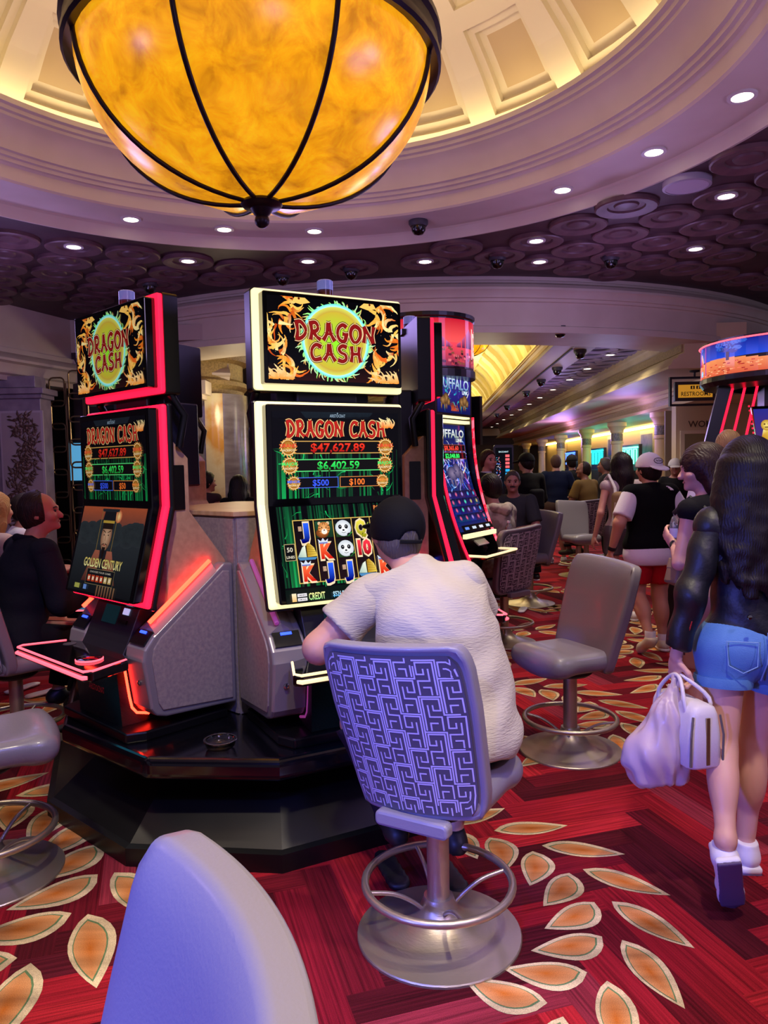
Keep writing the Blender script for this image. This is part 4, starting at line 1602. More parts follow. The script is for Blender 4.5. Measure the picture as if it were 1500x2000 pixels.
def slot_machine(label, loc, rz, led, strip, edge, pics, mpic):
    T = thing('slot_machine', label, 'slot machine', loc, rz, 'slot machines around the round pod')
    hw = .357
    # cabinet
    side = [(.34, .50), (.34, 1.16), (.29, 1.165), (-.08, .885), (-.125, .83), (-.135, .78), (-.105, .57), (-.08, .535), (-.03, .52)]
    inn = [(.315, .525), (.315, 1.125), (.28, 1.13), (-.05, .875), (-.085, .83), (-.095, .78), (-.07, .59), (-.05, .555)]
    YZ = Matrix(((0, 0, 1, 0), (1, 0, 0, 0), (0, 1, 0, 0), (0, 0, 0, 1)))     # (a,b,c)->(c,a,b)
    for s in (-1, 1):
        x0, x1 = (.2, .36) if s > 0 else (-.36, -.2)
        ck = MB().prism(side, x0, x1, M=YZ).build('side_cheek', silver, T, bev=.012, seg=3)
        a, b = (.355, .366) if s > 0 else (-.366, -.355)
        MB().prism(inn, a, b, M=YZ).build('side_panel', lam_in, ck, bev=.004)
        zc = lambda y: .885 + (y + .08) * .757
        MB().loft([[(s * .205, y, zc(y) - .02), (s * .295, y, zc(y) + .045), (s * .357, y, zc(y) - .004), (s * .357, y, zc(y) - .05)][::s] for y in (-.07, .25)]).build('slope_cover', silver, ck)
        MB().tube([(s * .316, .24, zc(.24) + .05), (s * .316, -.075, zc(-.075) + .05)], .0105, 6).build('light_strip', strip, ck)
        MB().tube([(s * .2, -.142, .745), (s * .2, -.122, .6), (s * .2, -.112, .55), (s * .2, -.09, .522), (s * .2, -.03, .505)], .0085, 6).build('light_strip', strip, ck)
        MB().box((0, 0, 0), (.12, .07, .012), M=MX((s * .28, -.095, .872), rx=R_(48))).build('bill_slot', dk, ck)
        MB().box((0, 0, 0), (.05, .012, .004), M=MX((s * .28, -.085, .895), rx=R_(48))).build('slot_light', blue_led, ck)
        MB().lathe([(.012, 0), (.012, .01), (.006, .012)], 12, M=MX((s * .3, -.118, .68), rx=PI / 2)).build('lock', chrome, ck)
    back = [(.03, .5), (.34, .5), (.34, 1.17), (.157, 1.41), (.157, 1.65), (.06, 1.75), (.03, 1.76)]
    bk = MB().prism(back, -.30, .30, M=YZ).build('back_cabinet', tanlam, T, bev=.006)
    for s in (-1, 1):
        MB().prism(rrect(.06, .2, .004), -.004, .004, M=MX((s * .302, .1, 1.52), ry=PI / 2, rz=0) @ Matrix.Rotation(PI / 2, 4, 'Z')).build('vent_plate', dk, bk)
    # pedestal between the cheeks
    pd = MB().loft([[(-.205, -.16, .47), (.205, -.16, .47), (.205, .3, .47), (-.205, .3, .47)], [(-.205, -.18, .76), (.205, -.18, .76), (.205, .3, .76), (-.205, .3, .76)]]).build('pedestal', rib_m, T)
    vs, fs, x1, x0 = text_polys('ARISTOCRAT', .01)
    k = .15 / (x1 - x0)
    MB().add([(x * k, y * .03, 0) for x, y in vs], fs, 0, MX((-.075, -.1725, .60), rx=R_(90 + 4))).lathe([(0, .001), (.006, 0)], 10, M=MX((0, -.1745, .655), rx=R_(94))).build('maker_badge', chrome, pd)
    MB().prism([(-.3, -.2), (.3, -.2), (.34, -.12), (.34, .3), (-.34, .3), (-.34, -.12)], .43, .475).build('plinth', dk, T, bev=.008)
    MB().box((0, .08, .6), (.4, .4, .3)).build('rear_base', dk, T)
    # console and button deck
    cons = MB().prism([(-.16, .76), (.1, .76), (.1, 1.15), (.0, 1.1), (-.12, .83)], -.2, .2, M=YZ).build('console', dk2, T, bev=.004)
    cm = MX((0, -.072, .935), rx=R_(90 - 23))
    MB().prism(rrect(.13, .085, .004), 0, .006, M=cm @ MX((-.03, 0, 0))).build('player_display', mat('player_display', '#0a1a22', .1, emit=.25, ecol='#18404a'), cons)
    MB().prism(rrect(.05, .03, .003), 0, .006, M=cm @ MX((.1, .025, 0))).build('keypad', mat('keypad_light', '#b8c8ff', emit=.7), cons)
    MB().prism(rrect(.07, .018, .003), 0, .01, M=cm @ MX((.1, -.022, 0))).build('card_slot', dk, cons)
    MB().ball((-.06, -.02, 1.06), .007, 8).ball((-.06, -.026, 1.045), .006, 8).build('blue_indicator', blue_led, cons)
    ds = [(-.335, -.385), (.335, -.385), (.36, -.36), (.30, -.17), (.2, -.12), (-.2, -.12), (-.30, -.17), (-.36, -.36)]
    deck = MB().prism(ds, .745, .792).build('button_deck', glass_blk, T, bev=.01, seg=3)
    rail = [(-.29, -.175), (-.352, -.355), (-.333, -.384), (.333, -.384), (.352, -.355), (.29, -.175)]
    MB().tube([(x, y, .791) for x, y in rail], .006, 6).build('deck_light', edge, deck)
    MB().tube([(-.345, -.372, .766), (-.333, -.39, .766), (.333, -.39, .766), (.345, -.372, .766)], .009, 6).build('deck_light', edge, deck)
    sb = MB().lathe([(.055, .79), (.055, .803), (.045, .806), (0, .806)], 24, c=(.17, -.28)).build('spin_button', glass_blk, deck, smooth=40)
    MB().tube([(.17 + .054 * math.cos(2 * PI * i / 24), -.28 + .054 * math.sin(2 * PI * i / 24), .797) for i in range(24)], .005, 6, closed=True).build('button_ring', edge, sb)
    MB().lathe([(.03, .7925), (.03, .794), (0, .794)], 20, c=(-.2, -.2)).build('charge_pad', mat('charge_pad', '#4a4a50', .3), deck)
    MB().box((0, -.26, .742), (.34, .08, .008)).build('under_light', mat('teal_light', '#2a90b0', emit=1.6), deck)
    # lower double display on a bent frame
    prof = [(0, 1.884), (0, 1.442), (-.112, 1.01), (-.085, 1.0), (.028, 1.44), (.028, 1.884)]
    fr_ = MB().prism([(y, z) for y, z in prof][::-1], -hw, hw, M=YZ).build('lower_frame', led, T, bev=.012, seg=3)
    MB().prism([(.02, 1.89), (.02, 1.44), (-.088, .995), (-.065, .988), (.05, 1.432), (.05, 1.89)][::-1], -hw - .006, hw + .006, M=YZ).build('frame_shell', dk, fr_, bev=.012, seg=2)
    bz = [(-.05, 1.868), (-.05, 1.437), (-.157, 1.03), (-.095, 1.03), (.01, 1.44), (.01, 1.868)]
    bzo = MB().prism(bz[::-1], -.328, .328, M=YZ).build('lower_bezel', glass_blk, T, bev=.008)
    pics[1].build('screen_picture', mpic, bzo, MX((0, -.0512, 1.652)) @ NF)
    pics[2].build('screen_picture', mpic, bzo, MX((0, -.1050, 1.2315), rx=-math.atan2(.107, .407) * -1 * -1) @ NF)
    # top display
    tf = MB().prism(rrect(2 * hw, .426, .014), -.03, 0, M=MX((0, 0, 2.144), rx=PI / 2)).build('top_frame', led, T, bev=.003)
    MB().prism(rrect(2 * hw + .012, .434, .014), -.09, -.02, M=MX((0, 0, 2.144), rx=PI / 2)).build('frame_shell', dk, tf)
    tb = MB().prism(rrect(.66, .384, .008), -.02, .05, M=MX((0, 0, 2.146), rx=PI / 2)).build('top_bezel', glass_blk, T, bev=.004)
    pics[0].build('screen_picture', mpic, tb, MX((0, -.0512, 2.146)) @ NF)
    MB().box((0, .1, 1.9), (.3, .1, .2)).box((0, .13, 1.75), (.46, .08, .5)).build('mast', mat('blue_black', '#12142a', .4), T, bev=.01)
    for s in (-1, 1):
        MB().tube([(s * .33, .06, 1.93), (s * .34, .12, 1.84), (s * .32, .1, 1.7)], .018, 8).build('support_arm', dk, T, smooth=60)
    cn = MB().lathe([(.036, 2.35), (.036, 2.385), (.034, 2.386)], 20, c=(0, .05)).build('signal_candle', mat('amber_lens', '#6a3a30', .15, trans=.3), T, smooth=40)
    MB().lathe([(.036, 2.386), (.036, 2.425), (.03, 2.43), (0, 2.43)], 20, c=(0, .05)).build('blue_lens', mat('blue_lens', '#8a94e8', .12, emit=.25), cn, smooth=40)
    MB().box((0, .06, 2.34), (.09, .09, .03)).build('candle_base', dk, cn)
    return T


YAW = [28.3 + 71.6 * i for i in (0, -1, 1, 2, 3)]


def pod_pos(yaw, r=.85):
    a = R_(yaw)
    return (AX[0] + r * math.sin(a), AX[1] - r * math.cos(a), 0)


top_p, up_p, up_p2 = pic_top(), pic_upper('$47,627.89', '$6,402.59', '$500', '$100'), pic_upper('$47,627.89', '$6,402.59', '$500', '$50')
m1 = slot_machine('slot machine with pale yellow light frames, panda reels showing, played by man in black cap', pod_pos(YAW[0]), R_(YAW[0]), led_w, led_off, led_w2, (top_p, up_p, pic_reels()), M_TOP)
m2 = slot_machine('slot machine with bright red light frames and dim golden screen, facing the front left', pod_pos(YAW[1]), R_(YAW[1]), led_r, led_r2, led_pk, (top_p, up_p2, pic_century()), screen_mat('display_dim', .62))
dup(m2, pod_pos(YAW[2]), R_(YAW[2]), 'red-edged slot machine seen from behind and side, right of the panda screen machine')
dup(m2, pod_pos(YAW[3]), R_(YAW[3]), 'slot machine on the far side of the pod, only dark backs of its screens showing')
dup(m2, pod_pos(YAW[4]), R_(YAW[4]), 'slot machine behind the red-framed one, its pink-lit deck before the man in dark shirt')

# pod base and hub
pod = thing('pod_platform', 'black faceted platform carrying the ring of slot machines', 'platform', (AX[0], AX[1], 0))


def poly_at(angs, rs):
    return [(r * math.sin(R_(a)), -r * math.cos(R_(a))) for a, r in zip(angs, rs)]


an = [-54, -21, 9, 45, 82, 118, 154, 190, 226, 268]
an_ = [a + .0 for a in an]
b1 = poly_at(an_, [1.2, 1.25, 1.26] + [1.25] * 7)
b2 = poly_at(an_, [1.17, 1.22, 1.23] + [1.22] * 7)
b3 = poly_at(an_, [.93, .97, .98] + [.97] * 7)
b4 = poly_at(an_, [.95] * 10)
MB().loft([[(x, y, 0) for x, y in b1], [(x, y, .075) for x, y in b1], [(x, y, .082) for x, y in b2], [(x, y, .27) for x, y in b3], [(x, y, .33) for x, y in b4]]).build('skirt', mat('pod_skirt', '#0d0d10', .38, noise=(3, 3), col2='#09090b'), pod)
an2 = [-52, -18, 9, 43, 80, 116, 152, 188, 224, 266]
rs2 = [1.13, 1.19, 1.19] + [1.17] * 7
o0 = poly_at(an2, rs2)
MB().prism(o0, .335, .43).build('platform_top', mat('pod_top', '#0b0b12', .16, coat=.4), pod, bev=.03, seg=5)
hub = thing('pod_hub', 'grey laminate hub with tan wooden top between the slot machines', 'cabinet', (AX[0], AX[1], .43))
hp = poly_at([-7.5 + 36 * i for i in range(10)], [.6, .495] * 5)
MB().prism(hp, 0, .945).build('hub_core', lam, hub)
MB().prism([(x * 1.03, y * 1.03) for x, y in hp], .945, .968).build('hub_top', mat('wood_top', '#d8b48c', .4, noise=(5, 5, (1, 8, 1)), col2='#c49c72'), hub, bev=.003)
for i in range(10):
    x, y = hp[i]
    x2, y2 = hp[(i + 1) % 10]
    mx, my = (x + x2) / 2, (y + y2) / 2
    L = math.hypot(x2 - x, y2 - y)
    o = MB().box((0, 0, .47), (L - .012, .012, .93)).build('hub_panel', lam_in, hub)
    o.location = (mx * 1.008, my * 1.008, 0)
    o.rotation_euler = (0, 0, math.atan2(y2 - y, x2 - x))
ash = thing('ashtray', 'clear round glass ashtray on the black platform between two slot machines', 'ashtray', (-.705, 3.085, .43))
gl = mat('clear_glass', '#ffffff', .03, trans=1.0)
MB().lathe([(0, .0), (.045, .0), (.06, .012), (.066, .034), (.062, .036), (.054, .018), (.04, .008), (0, .008)], 24).build('bowl', gl, ash, smooth=60)
MB().lathe([(.062, .034), (.07, .036), (.07, .04), (.06, .04)], 24).build('rim', gl, ash, smooth=60)
# ------------------------------------------------------------------ casino stools
leather = mat('grey_leather', '#827d86', .38, bump=(160, .12), coat=.1)
fabric_m = None


def back_pt(u, v, off=0.0):
    """u -1..1 across, v 0..1 up the backrest; off moves out of the rear face"""
    w = .232 + .03 * min(v * 1.6, 1)
    # rounded upper corners
    x = u * w
    z = .475 + .58 * v
    y = .175 + .14 * v ** 1.5 + .035 * math.sin(v * PI) * .5 - .055 * u * u
    return (x, y + off, z)


def fabric_mat():
    m = bpy.data.materials.new('key_fabric')
    m.use_nodes = True
    nt = m.node_tree
    b = nt.nodes['Principled BSDF']
    a = nt.nodes.new('ShaderNodeVertexColor')
    a.layer_name = 'picture'
    nt.links.new(a.outputs['Color'], b.inputs['Base Color'])
    b.inputs['Roughness'].default_value = .6
    b.inputs['Sheen Weight'].default_value = .25
    return m


def key_pic():
    p = Pic(2.0, 1.0)
    p.c = [C('#474453')] * 4
    # subdivide the ground so it follows the curve
    p.v, p.f, p.c = [], [], []
    for i in range(16):
        for j in range(12):
            p.rect(-1 + (i + .5) / 8, -.5 + (j + .5) / 12, 1 / 8, 1 / 12, '#474453')
    p.up()
    tw, th = 2 / 7.0, 1 / 4.6
    g = [(.12, .06), (.12, .94), (.88, .94), (.88, .62), (.56, .62), (.56, .76)], [(.88, .06), (.88, .44), (.34, .44), (.34, .76)], [(.34, .06), (.34, .26), (.66, .26)], [(0, .0), (1, .0)], [(0, 0), (0, 1)]
    for i in range(7):
        for j in range(-1, 5):
            for st in g:
                for (xa, ya), (xb, yb) in zip(st[:-1], st[1:]):
                    n = 3
                    for k in range(n):
                        q = []
                        for t in (k / n, (k + 1) / n):
                            x, y = xa + (xb - xa) * t, ya + (yb - ya) * t
                            if (i + j) % 2:
                                x = 1 - x
                            q.append((-1 + (i + x) * tw, -.5 + (j + y + (.5 if i % 2 else 0)) * th))
                        if max(abs(a) for a, _ in q) > .999 or max(abs(b) for _, b in q) > .499:
                            continue
                        (x0, y0), (x1, y1) = q
                        wx, wy = .021, .0092
                        if abs(x1 - x0) > abs(y1 - y0):
                            p.rect((x0 + x1) / 2, (y0 + y1) / 2, abs(x1 - x0) + wx * .8, wy, '#c6c1d2')
                        else:
                            p.rect((x0 + x1) / 2, (y0 + y1) / 2, wx, abs(y1 - y0) + wy * .6, '#c6c1d2')
    return p


def warp(u, v):
    """round the corners of the back panel"""
    r = .16
    du, dv = abs(u), (v if v > .5 else 1 - v)
    if du > 1 - r and dv > 1 - r:
        a, b = du - (1 - r), dv - (1 - r)
        h = math.hypot(a, b)
        m = max(a, b)
        if h > 1e-6:
            k = m / h
            du, dv = 1 - r + a * k, 1 - r + b * k
    return math.copysign(du, u), (dv if v > .5 else 1 - dv)


def casino_stool(label, loc, yaw, roll=0.0, pattern=True):
    global fabric_m
    T = thing('casino_stool', label, 'chair', loc, R_(yaw), 'grey casino stools')
    base = MB().lathe([(.28, 0), (.28, .007), (.277, .011), (.24, .0175), (.2, .026), (.16, .037), (.125, .05), (.095, .066), (.072, .086), (.058, .11), (.05, .135), (0, .135)], 48).build('base', steel, T, smooth=25)
    MB().lathe([(.038, .1), (.038, .46), (0, .46)], 24).build('pole', steel, T, smooth=40)
    n = 40
    ring = MB().tube([(.25 * math.cos(2 * PI * i / n), .25 * math.sin(2 * PI * i / n), .185) for i in range(n)], .0135, 10, closed=True).build('footring', steel, T, smooth=60)
    for k in range(4):
        a = PI / 4 + k * PI / 2
        pts = smooth_path([(.036, .075), (.09, .125), (.16, .165), (.248, .183)], 4)
        MB().tube([(r * math.cos(a), r * math.sin(a), z) for r, z in pts], .008, 8).build('spoke', steel, ring, smooth=60)
    MB().lathe([(.0, .43), (.1, .43), (.12, .445), (.12, .47), (0, .47)], 24).build('swivel_plate', black_matte, T, smooth=40)
    s = SDF()
    s.boxp((0, -.055, .535), (.222, .2, .052), rd=.048)
    s.ell((0, -.19, .525), (.215, .085, .078), k=.05)
    s.ell((0, .0, .64), (.17, .19, .05), k=.04, sub=True)
    s.build('seat', leather, T, .014)
    # backrest: leather shell with rim, then the woven rear panel
    sh = MB()
    N, Mv = 20, 14
    rings = []
    def sect(v, e):
        out = []
        vv = v
        for i in range(N + 1):
            u = -1 + 2 * i / N
            uu, v2 = warp(u, vv)
            out.append(back_pt(uu * (1.0 + e), v2))
        return out
    grid_o = [sect(j / Mv, .0) for j in range(Mv + 1)]
    vs, fs = [], []
    for off in (0.0, -.075):
        for j in range(Mv + 1):
            for i in range(N + 1):
                x, y, z = grid_o[j][i]
                ed = max(abs(-1 + 2 * i / N) ** 8, abs(2 * j / Mv - 1) ** 8)
                o = off * (1 - .25 * ed) - .01 + (0 if off else -.012 * (1 - ed) + .006 * ed)
                vs.append((x * (1 - (.02 if off else 0)), y + o, z + (.0 if off == 0 else .004)))
    W_ = N + 1
    K = (Mv + 1) * W_
    for j in range(Mv):
        for i in range(N):
            a = j * W_ + i
            fs.append((a, a + W_, a + W_ + 1, a + 1))
            fs.append((K + a, K + a + 1, K + a + W_ + 1, K + a + W_))
    for i in range(N):
        fs.append((i, i + 1, K + i + 1, K + i))
        a = Mv * W_ + i
        fs.append((a, K + a, K + a + 1, a + 1))
    for j in range(Mv):
        a = j * W_
        fs.append((a, K + a, K + a + W_, a + W_))
        a = j * W_ + N
        fs.append((a, a + W_, K + a + W_, K + a))
    bk = MB().add(vs, fs).build('backrest', leather, T, smooth=75, bev=.022, seg=4)
    for md in bk.modifiers:
        md.angle_limit = R_(50)
    if roll:
        bk.location = (-.55 * math.sin(R_(roll)), 0, .55 * (1 - math.cos(R_(roll))))
        bk.rotation_euler = (0, R_(roll), 0)
    if pattern:
        if fabric_m is None:
            fabric_m = fabric_mat()
        def cv(u, v, z):
            uu, v2 = warp(u, v + .5)
            uu, v2 = uu * .9, .035 + v2 * .92
            x, y, zz = back_pt(uu, v2)
            return (x, y + .006 * (1 - uu ** 6) * (1 - abs(2 * v2 - 1) ** 6) + z * 8 - .004, zz)
        key_pic().build('back_fabric', fabric_m, bk, Matrix.Identity(4), cv)
    MB().prism(rrect(.26, .05, .018), .15, .198, M=MX((0, 0, .462), rx=0) @ Matrix(((1, 0, 0, 0), (0, 0, 1, 0), (0, 1, 0, 0), (0, 0, 0, 1)))).build('back_bracket', leather, T, bev=.01)
    return T


CH = casino_stool('grey patterned casino stool, man in white shirt and black cap sitting on it', (.161, 2.476, 0), 150, 4)
dup(CH, (1.012, 4.092, 0), R_(-66), 'empty grey leather casino stool standing turned away from the machines on open carpet')
dup(CH, (-2.14, 4.26, 0), R_(137), 'patterned casino stool of the balding man in dark shirt')
dup(CH, (-1.60, 2.9, 0), R_(120), 'empty casino stool cut by the left edge of the photo, only seat and ring showing')
dup(CH, (-.425, .785, 0), R_(-61), 'pale casino stool back close to the viewer, lit blue on its face')
dup(CH, (1.06, 6.65, 0), R_(-142), 'patterned casino stool of the player at the curved buffalo machine')
dup(CH, (1.65, 8.5, 0), R_(-60), 'casino stool of the man in grey polo shirt, mostly hidden behind another stool')
dup(CH, (2.75, 10.6, 0), R_(20), 'casino stool at the crowded table, behind khaki shorts')
dup(CH, (3.05, 11.3, 0), R_(-160), 'casino stool under the seated man in mustard shirt')
# ------------------------------------------------------------------ people
def solid(name, m, parent, sdfs, v=.012, fine=()):
    sets = []
    for s in sdfs:
        sets.append(s.mesh(v, skip=[(a, b) for a, b, _ in fine]))
        for a, b, w in fine:
            sets.append(s.mesh(w, a, b))
    vs, qs, o = [], [], 0
    for a, q in sets:
        vs.append(a)
        qs.append(q + o)
        o += len(a)
    vs, qs = np.concatenate(vs), np.concatenate(qs)
    me = bpy.data.meshes.new(name)
    me.vertices.add(len(vs))
    me.vertices.foreach_set('co', vs.astype(np.float32).ravel())
    me.loops.add(len(qs) * 4)
    me.loops.foreach_set('vertex_index', qs.astype(np.int32).ravel())
    me.polygons.add(len(qs))
    me.polygons.foreach_set('loop_start', np.arange(0, len(qs) * 4, 4, dtype=np.int32))
    me.polygons.foreach_set('use_smooth', np.ones(len(qs), bool))
    me.update(calc_edges=True)
    me.validate()
    me.materials.append(m)
    o = bpy.data.objects.new(name, me)
    COL.objects.link(o)
    o.parent = parent
    return o


def stand(s=1.0, **ov):
    J = dict(P=(0, 0, .95), C=(0, .01, 1.26), N=(0, -.01, 1.45), H=(0, .03, 1.605), f=(0, 1, 0),
             SL=(-.175, -.01, 1.40), SR=(.175, -.01, 1.40), EL=(-.235, -.03, 1.12), ER=(.235, -.03, 1.12), WL=(-.25, .05, .88), WR=(.25, .05, .88),
             HL=(-.09, 0, .90), HR=(.09, 0, .90), KL=(-.10, .02, .49), KR=(.10, .02, .49), AL=(-.11, -.03, .09), AR=(.11, -.03, .09), TL=(-.13, .13, .035), TR=(.13, .13, .035))
    J = {k: (V(x) if k == 'f' else V(x) * s) for k, x in J.items()}
    J.update({k: V(x) for k, x in ov.items()})
    return J


def sit(s=1.0, z=.62, lean=.06, **ov):
    J = dict(P=(0, 0, z + .1), C=(0, lean, z + .41), N=(0, lean * 1.6, z + .6), H=(0, lean * 2 + .03, z + .76), f=(0, 1, 0),
             SL=(-.175, lean * 1.5, z + .55), SR=(.175, lean * 1.5, z + .55), EL=(-.24, lean + .1, z + .28), ER=(.24, lean + .1, z + .28), WL=(-.16, lean + .33, z + .25), WR=(.16, lean + .33, z + .25),
             HL=(-.09, .02, z + .07), HR=(.09, .02, z + .07), KL=(-.14, .38, z + .04), KR=(.14, .38, z + .04), AL=(-.12, .28, .26), AR=(.12, .28, .26), TL=(-.13, .42, .2), TR=(.13, .42, .2))
    J = {k: V(x) for k, x in J.items()}
    J.update({k: V(x) for k, x in ov.items()})
    return J


def frame_of(J):
    u = nrm(J['C'] - J['P'])
    r = J['SR'] - J['SL']
    r = nrm(r - u * (r @ u))
    f = np.cross(u, r)
    return np.array([r, f, u])


def head_frame(J):
    f = nrm(J['f'])
    u = V(J.get('hu', (0, 0, 1)))
    r = nrm(np.cross(f, u))
    u = np.cross(r, f)
    return np.array([r, f, u])


def torso(S_, J, g, e, fem=False, belly=0.0, k=.05):
    A = frame_of(J)
    r, f, u = A
    P, Cc = J['P'], J['C']
    hip = 1.06 if fem else 1.0
    wa = .86 if fem else 1.0
    S_.ell(P + u * .0, V(.168 * hip * g, .118 * g, .125) + e, A, k)
    S_.ell(P * .5 + Cc * .5 + f * (belly * .5), V(.138 * wa * g, .102 * g + belly, .16) + e, A, k)
    S_.ell(Cc + u * .02, V(.160 * (.93 if fem else 1.0) * g, .112 * g, .165) + e, A, k)
    nb = J['N']
    for X in ('SL', 'SR'):
        S_.cap(nb - u * .06, J[X], .066 + e, .058 * (.88 if fem else 1) + e, k)
    return S_


def hand(S_, W, d, pn, side, s=1.0, curl=.5, k=.008):
    """palm, four unequal fingers and a thumb; d: pointing direction, pn: palm normal, side +1/-1: where the thumb is"""
    d = nrm(d)
    pn = nrm(V(pn) - d * (V(pn) @ d))
    x = np.cross(d, pn) * side
    S_.ell(W + d * .048 * s, V(.041, .056, .017) * s, np.array([x, d, pn]), .012)
    for i, (o, L) in enumerate(((.030, .9), (.010, 1.0), (-.011, .93), (-.030, .74))):
        p = W + d * .088 * s + x * o * s
        a = 0.0
        dd = d
        for j, l in enumerate((.042, .027, .022)):
            a += curl * (.5 if j == 0 else 1.0)
            dd = d * math.cos(a) + pn * math.sin(a)
            q = p + dd * l * L * s
            S_.cap(p, q, (.0092 - j * .0009) * s, (.0086 - j * .0009) * s, k)
            p = q
    p = W + d * .022 * s + x * .03 * s
    dd = nrm(d * .62 + x * .62 + pn * .42)
    q = p + dd * .045 * s
    S_.cap(p, q, .0125 * s, .0108 * s, k)
    S_.cap(q, q + nrm(d * .85 + x * .25 + pn * .4) * .032 * s, .0105 * s, .0085 * s, k)


def body(J, g=1.0, fem=False, hs=1.0, face=True, curl=.5, hands=True, palm=None):
    S_ = SDF()
    torso(S_, J, g * .95, 0, fem)
    A = head_frame(J)
    r, f, u = A
    H = J['H']
    la = .86 if fem else 1.0
    S_.cap(J['N'] - V(0, 0, .03), H - u * .06 - f * .015, .058 * la * (1 + (g - 1) * .5), .053 * la, .03)
    S_.ell(H + u * .025 - f * .008, (.077 * hs, .098 * hs, .098 * hs), A, .03)
    S_.ell(H - u * .045 + f * .028, (.058 * hs, .066 * hs, .070 * hs), A, .03)
    if face:
        S_.cap(H + f * .094 + u * .012, H + f * .114 - u * .022, .009, .0155, .012)
        S_.ell(H + f * .088 + u * .03, (.05, .015, .012), A, .015)
        S_.ell(H + f * .088 - u * .082, (.024, .018, .018), A, .02)
        S_.ell(H + f * .092 - u * .052, (.024, .010, .0075), A, .008)
        for s in (-1, 1):
            S_.ell(H + f * .094 + u * .012 + r * s * .031, (.017, .011, .010), A, .012, sub=True)
            S_.ell(H + f * .07 - u * .018 + r * s * .045, (.024, .024, .02), A, .03)
    for s in (-1, 1):
        S_.ell(H - u * .005 - f * .005 + r * s * .079 * hs, (.011, .022, .034), A, .008)
    for X, sgn in (('L', -1), ('R', 1)):
        ag = J.get('ag', 1.0)
        S_.cap(J['S' + X], J['E' + X], .050 * g * la * ag, .042 * la * g * ag, .03)
        S_.cap(J['E' + X], J['W' + X], .042 * la * g * ag, .027 * la * ag, .02)
        if hands:
            d = J['W' + X] - J['E' + X]
            d = V(J.get('D' + X, d))
            pn = J.get('Q' + X, np.cross(nrm(d), V(0, 1, 0.01)) * -sgn)
            hand(S_, J['W' + X], d, pn, J.get('B' + X, -sgn if False else 1) , .95 if fem else 1.05, J.get('curl' + X, curl))
        S_.cap(J['H' + X], J['K' + X], .082 * g * (1.04 if fem else 1), .055 * g * .97, .04)
        S_.cap(J['K' + X], J['A' + X], .050 * g, .034, .03)
        kd = J['A' + X] - J['K' + X]
        fr = nrm(J['T' + X] - J['A' + X])
        back = nrm(fr - nrm(kd) * (fr @ nrm(kd)))
        S_.ell(J['K' + X] + kd * .33 - back * .016, (.053 * g, .057 * g, .125), np.array([np.cross(nrm(kd), back), back, nrm(kd)]), .03)
        S_.cap(J['A' + X] + V(0, 0, -.02), J['T' + X], .034, .028, .02)
        S_.ell(J['A' + X] - back * .022 - V(0, 0, .035), (.033, .036, .036), None, .02)
    return S_


def shirt(J, g, e=.014, sleeve=.62, hem=.08, fem=False, belly=0.0, neck=.015, flare=.012, rip=0, extra=()):
    A = frame_of(J)
    r, f, u = A
    T_ = SDF()
    torso(T_, J, g * .97, e, fem, belly)
    T_.cap(J['N'] - u * .03, J['N'] + u * .05, .064 * (1 + (g - 1) * .5), .062, .03)
    if hem > .1:
        T_.ell(J['P'] - u * (hem * .5), V(.175 * g, .13 * g, hem * .8) + e, A, .04)
    for a_, ra_, b_, rb_ in extra:
        T_.cap(V(a_) - L0, V(b_) - L0, ra_, rb_, .06)
    nd = nrm(J['H'] - J['N'])
    T_.cut(J['N'] + nd * neck, nd)
    T_.cut(J['P'] - u * hem, -u)
    if rip:
        T_.rip(rip, lambda P: np.sin(P[..., 2] * 42 + 3 * np.sin(P[..., 0] * 14)) * np.sin(P[..., 0] * 17 + P[..., 2] * 9))
    out = [T_]
    la = .88 if fem else 1
    for X in 'LR':
        Sx, E, W_ = J['S' + X], J['E' + X], J['W' + X]
        if sleeve <= 0:
            continue
        s = SDF()
        if sleeve <= 1:
            q = Sx + (E - Sx) * sleeve
            s.cap(Sx, q + (E - Sx) * .12, .058 * g * la + e * .6, .050 * g * la + e * .6 + flare, .02)
            s.cut(q, E - Sx)
        else:
            q = E + (W_ - E) * (sleeve - 1)
            s.cap(Sx, E, .058 * g * la + e * .6, .046 * g * la + e, .02)
            s.cap(E, q + nrm(W_ - E) * .03, .046 * g * la + e, .035 * la + e * .8 + flare * .5, .03)
            s.cut(q, W_ - E)
        if rip:
            s.rip(rip * .7, lambda P: np.sin(P[..., 0] * 40 + P[..., 2] * 30))
        out.append(s)
    return out


def trousers(J, g, e=.012, length=2.0, fem=False, top=.06, flare=.0):
    A = frame_of(J)
    r, f, u = A
    out = []
    for X in 'LR':
        s = SDF()
        s.ell(J['P'] - u * .01, V(.168 * (1.06 if fem else 1) * g, .118 * g, .125) + e, A, .03)
        a = 1 if X == 'R' else -1
        Hh, K, An = J['H' + X], J['K' + X], J['A' + X]
        if length <= 1:
            q = Hh + (K - Hh) * length
            s.cap(Hh, q + (K - Hh) * .1, .086 * g + e, (.086 * (1 - length) + .060 * length) * g + e + flare, .05)
            s.cut(q, K - Hh)
        else:
            q = K + (An - K) * (length - 1)
            s.cap(Hh, K, .084 * g + e, .060 * g + e, .05)
            s.cap(K, q + nrm(An - K) * .03, .060 * g + e, .045 * g + e + flare, .03)
            s.cut(q, An - K)
        s.cut(J['P'] + u * top, u)
        out.append(s)
    return out


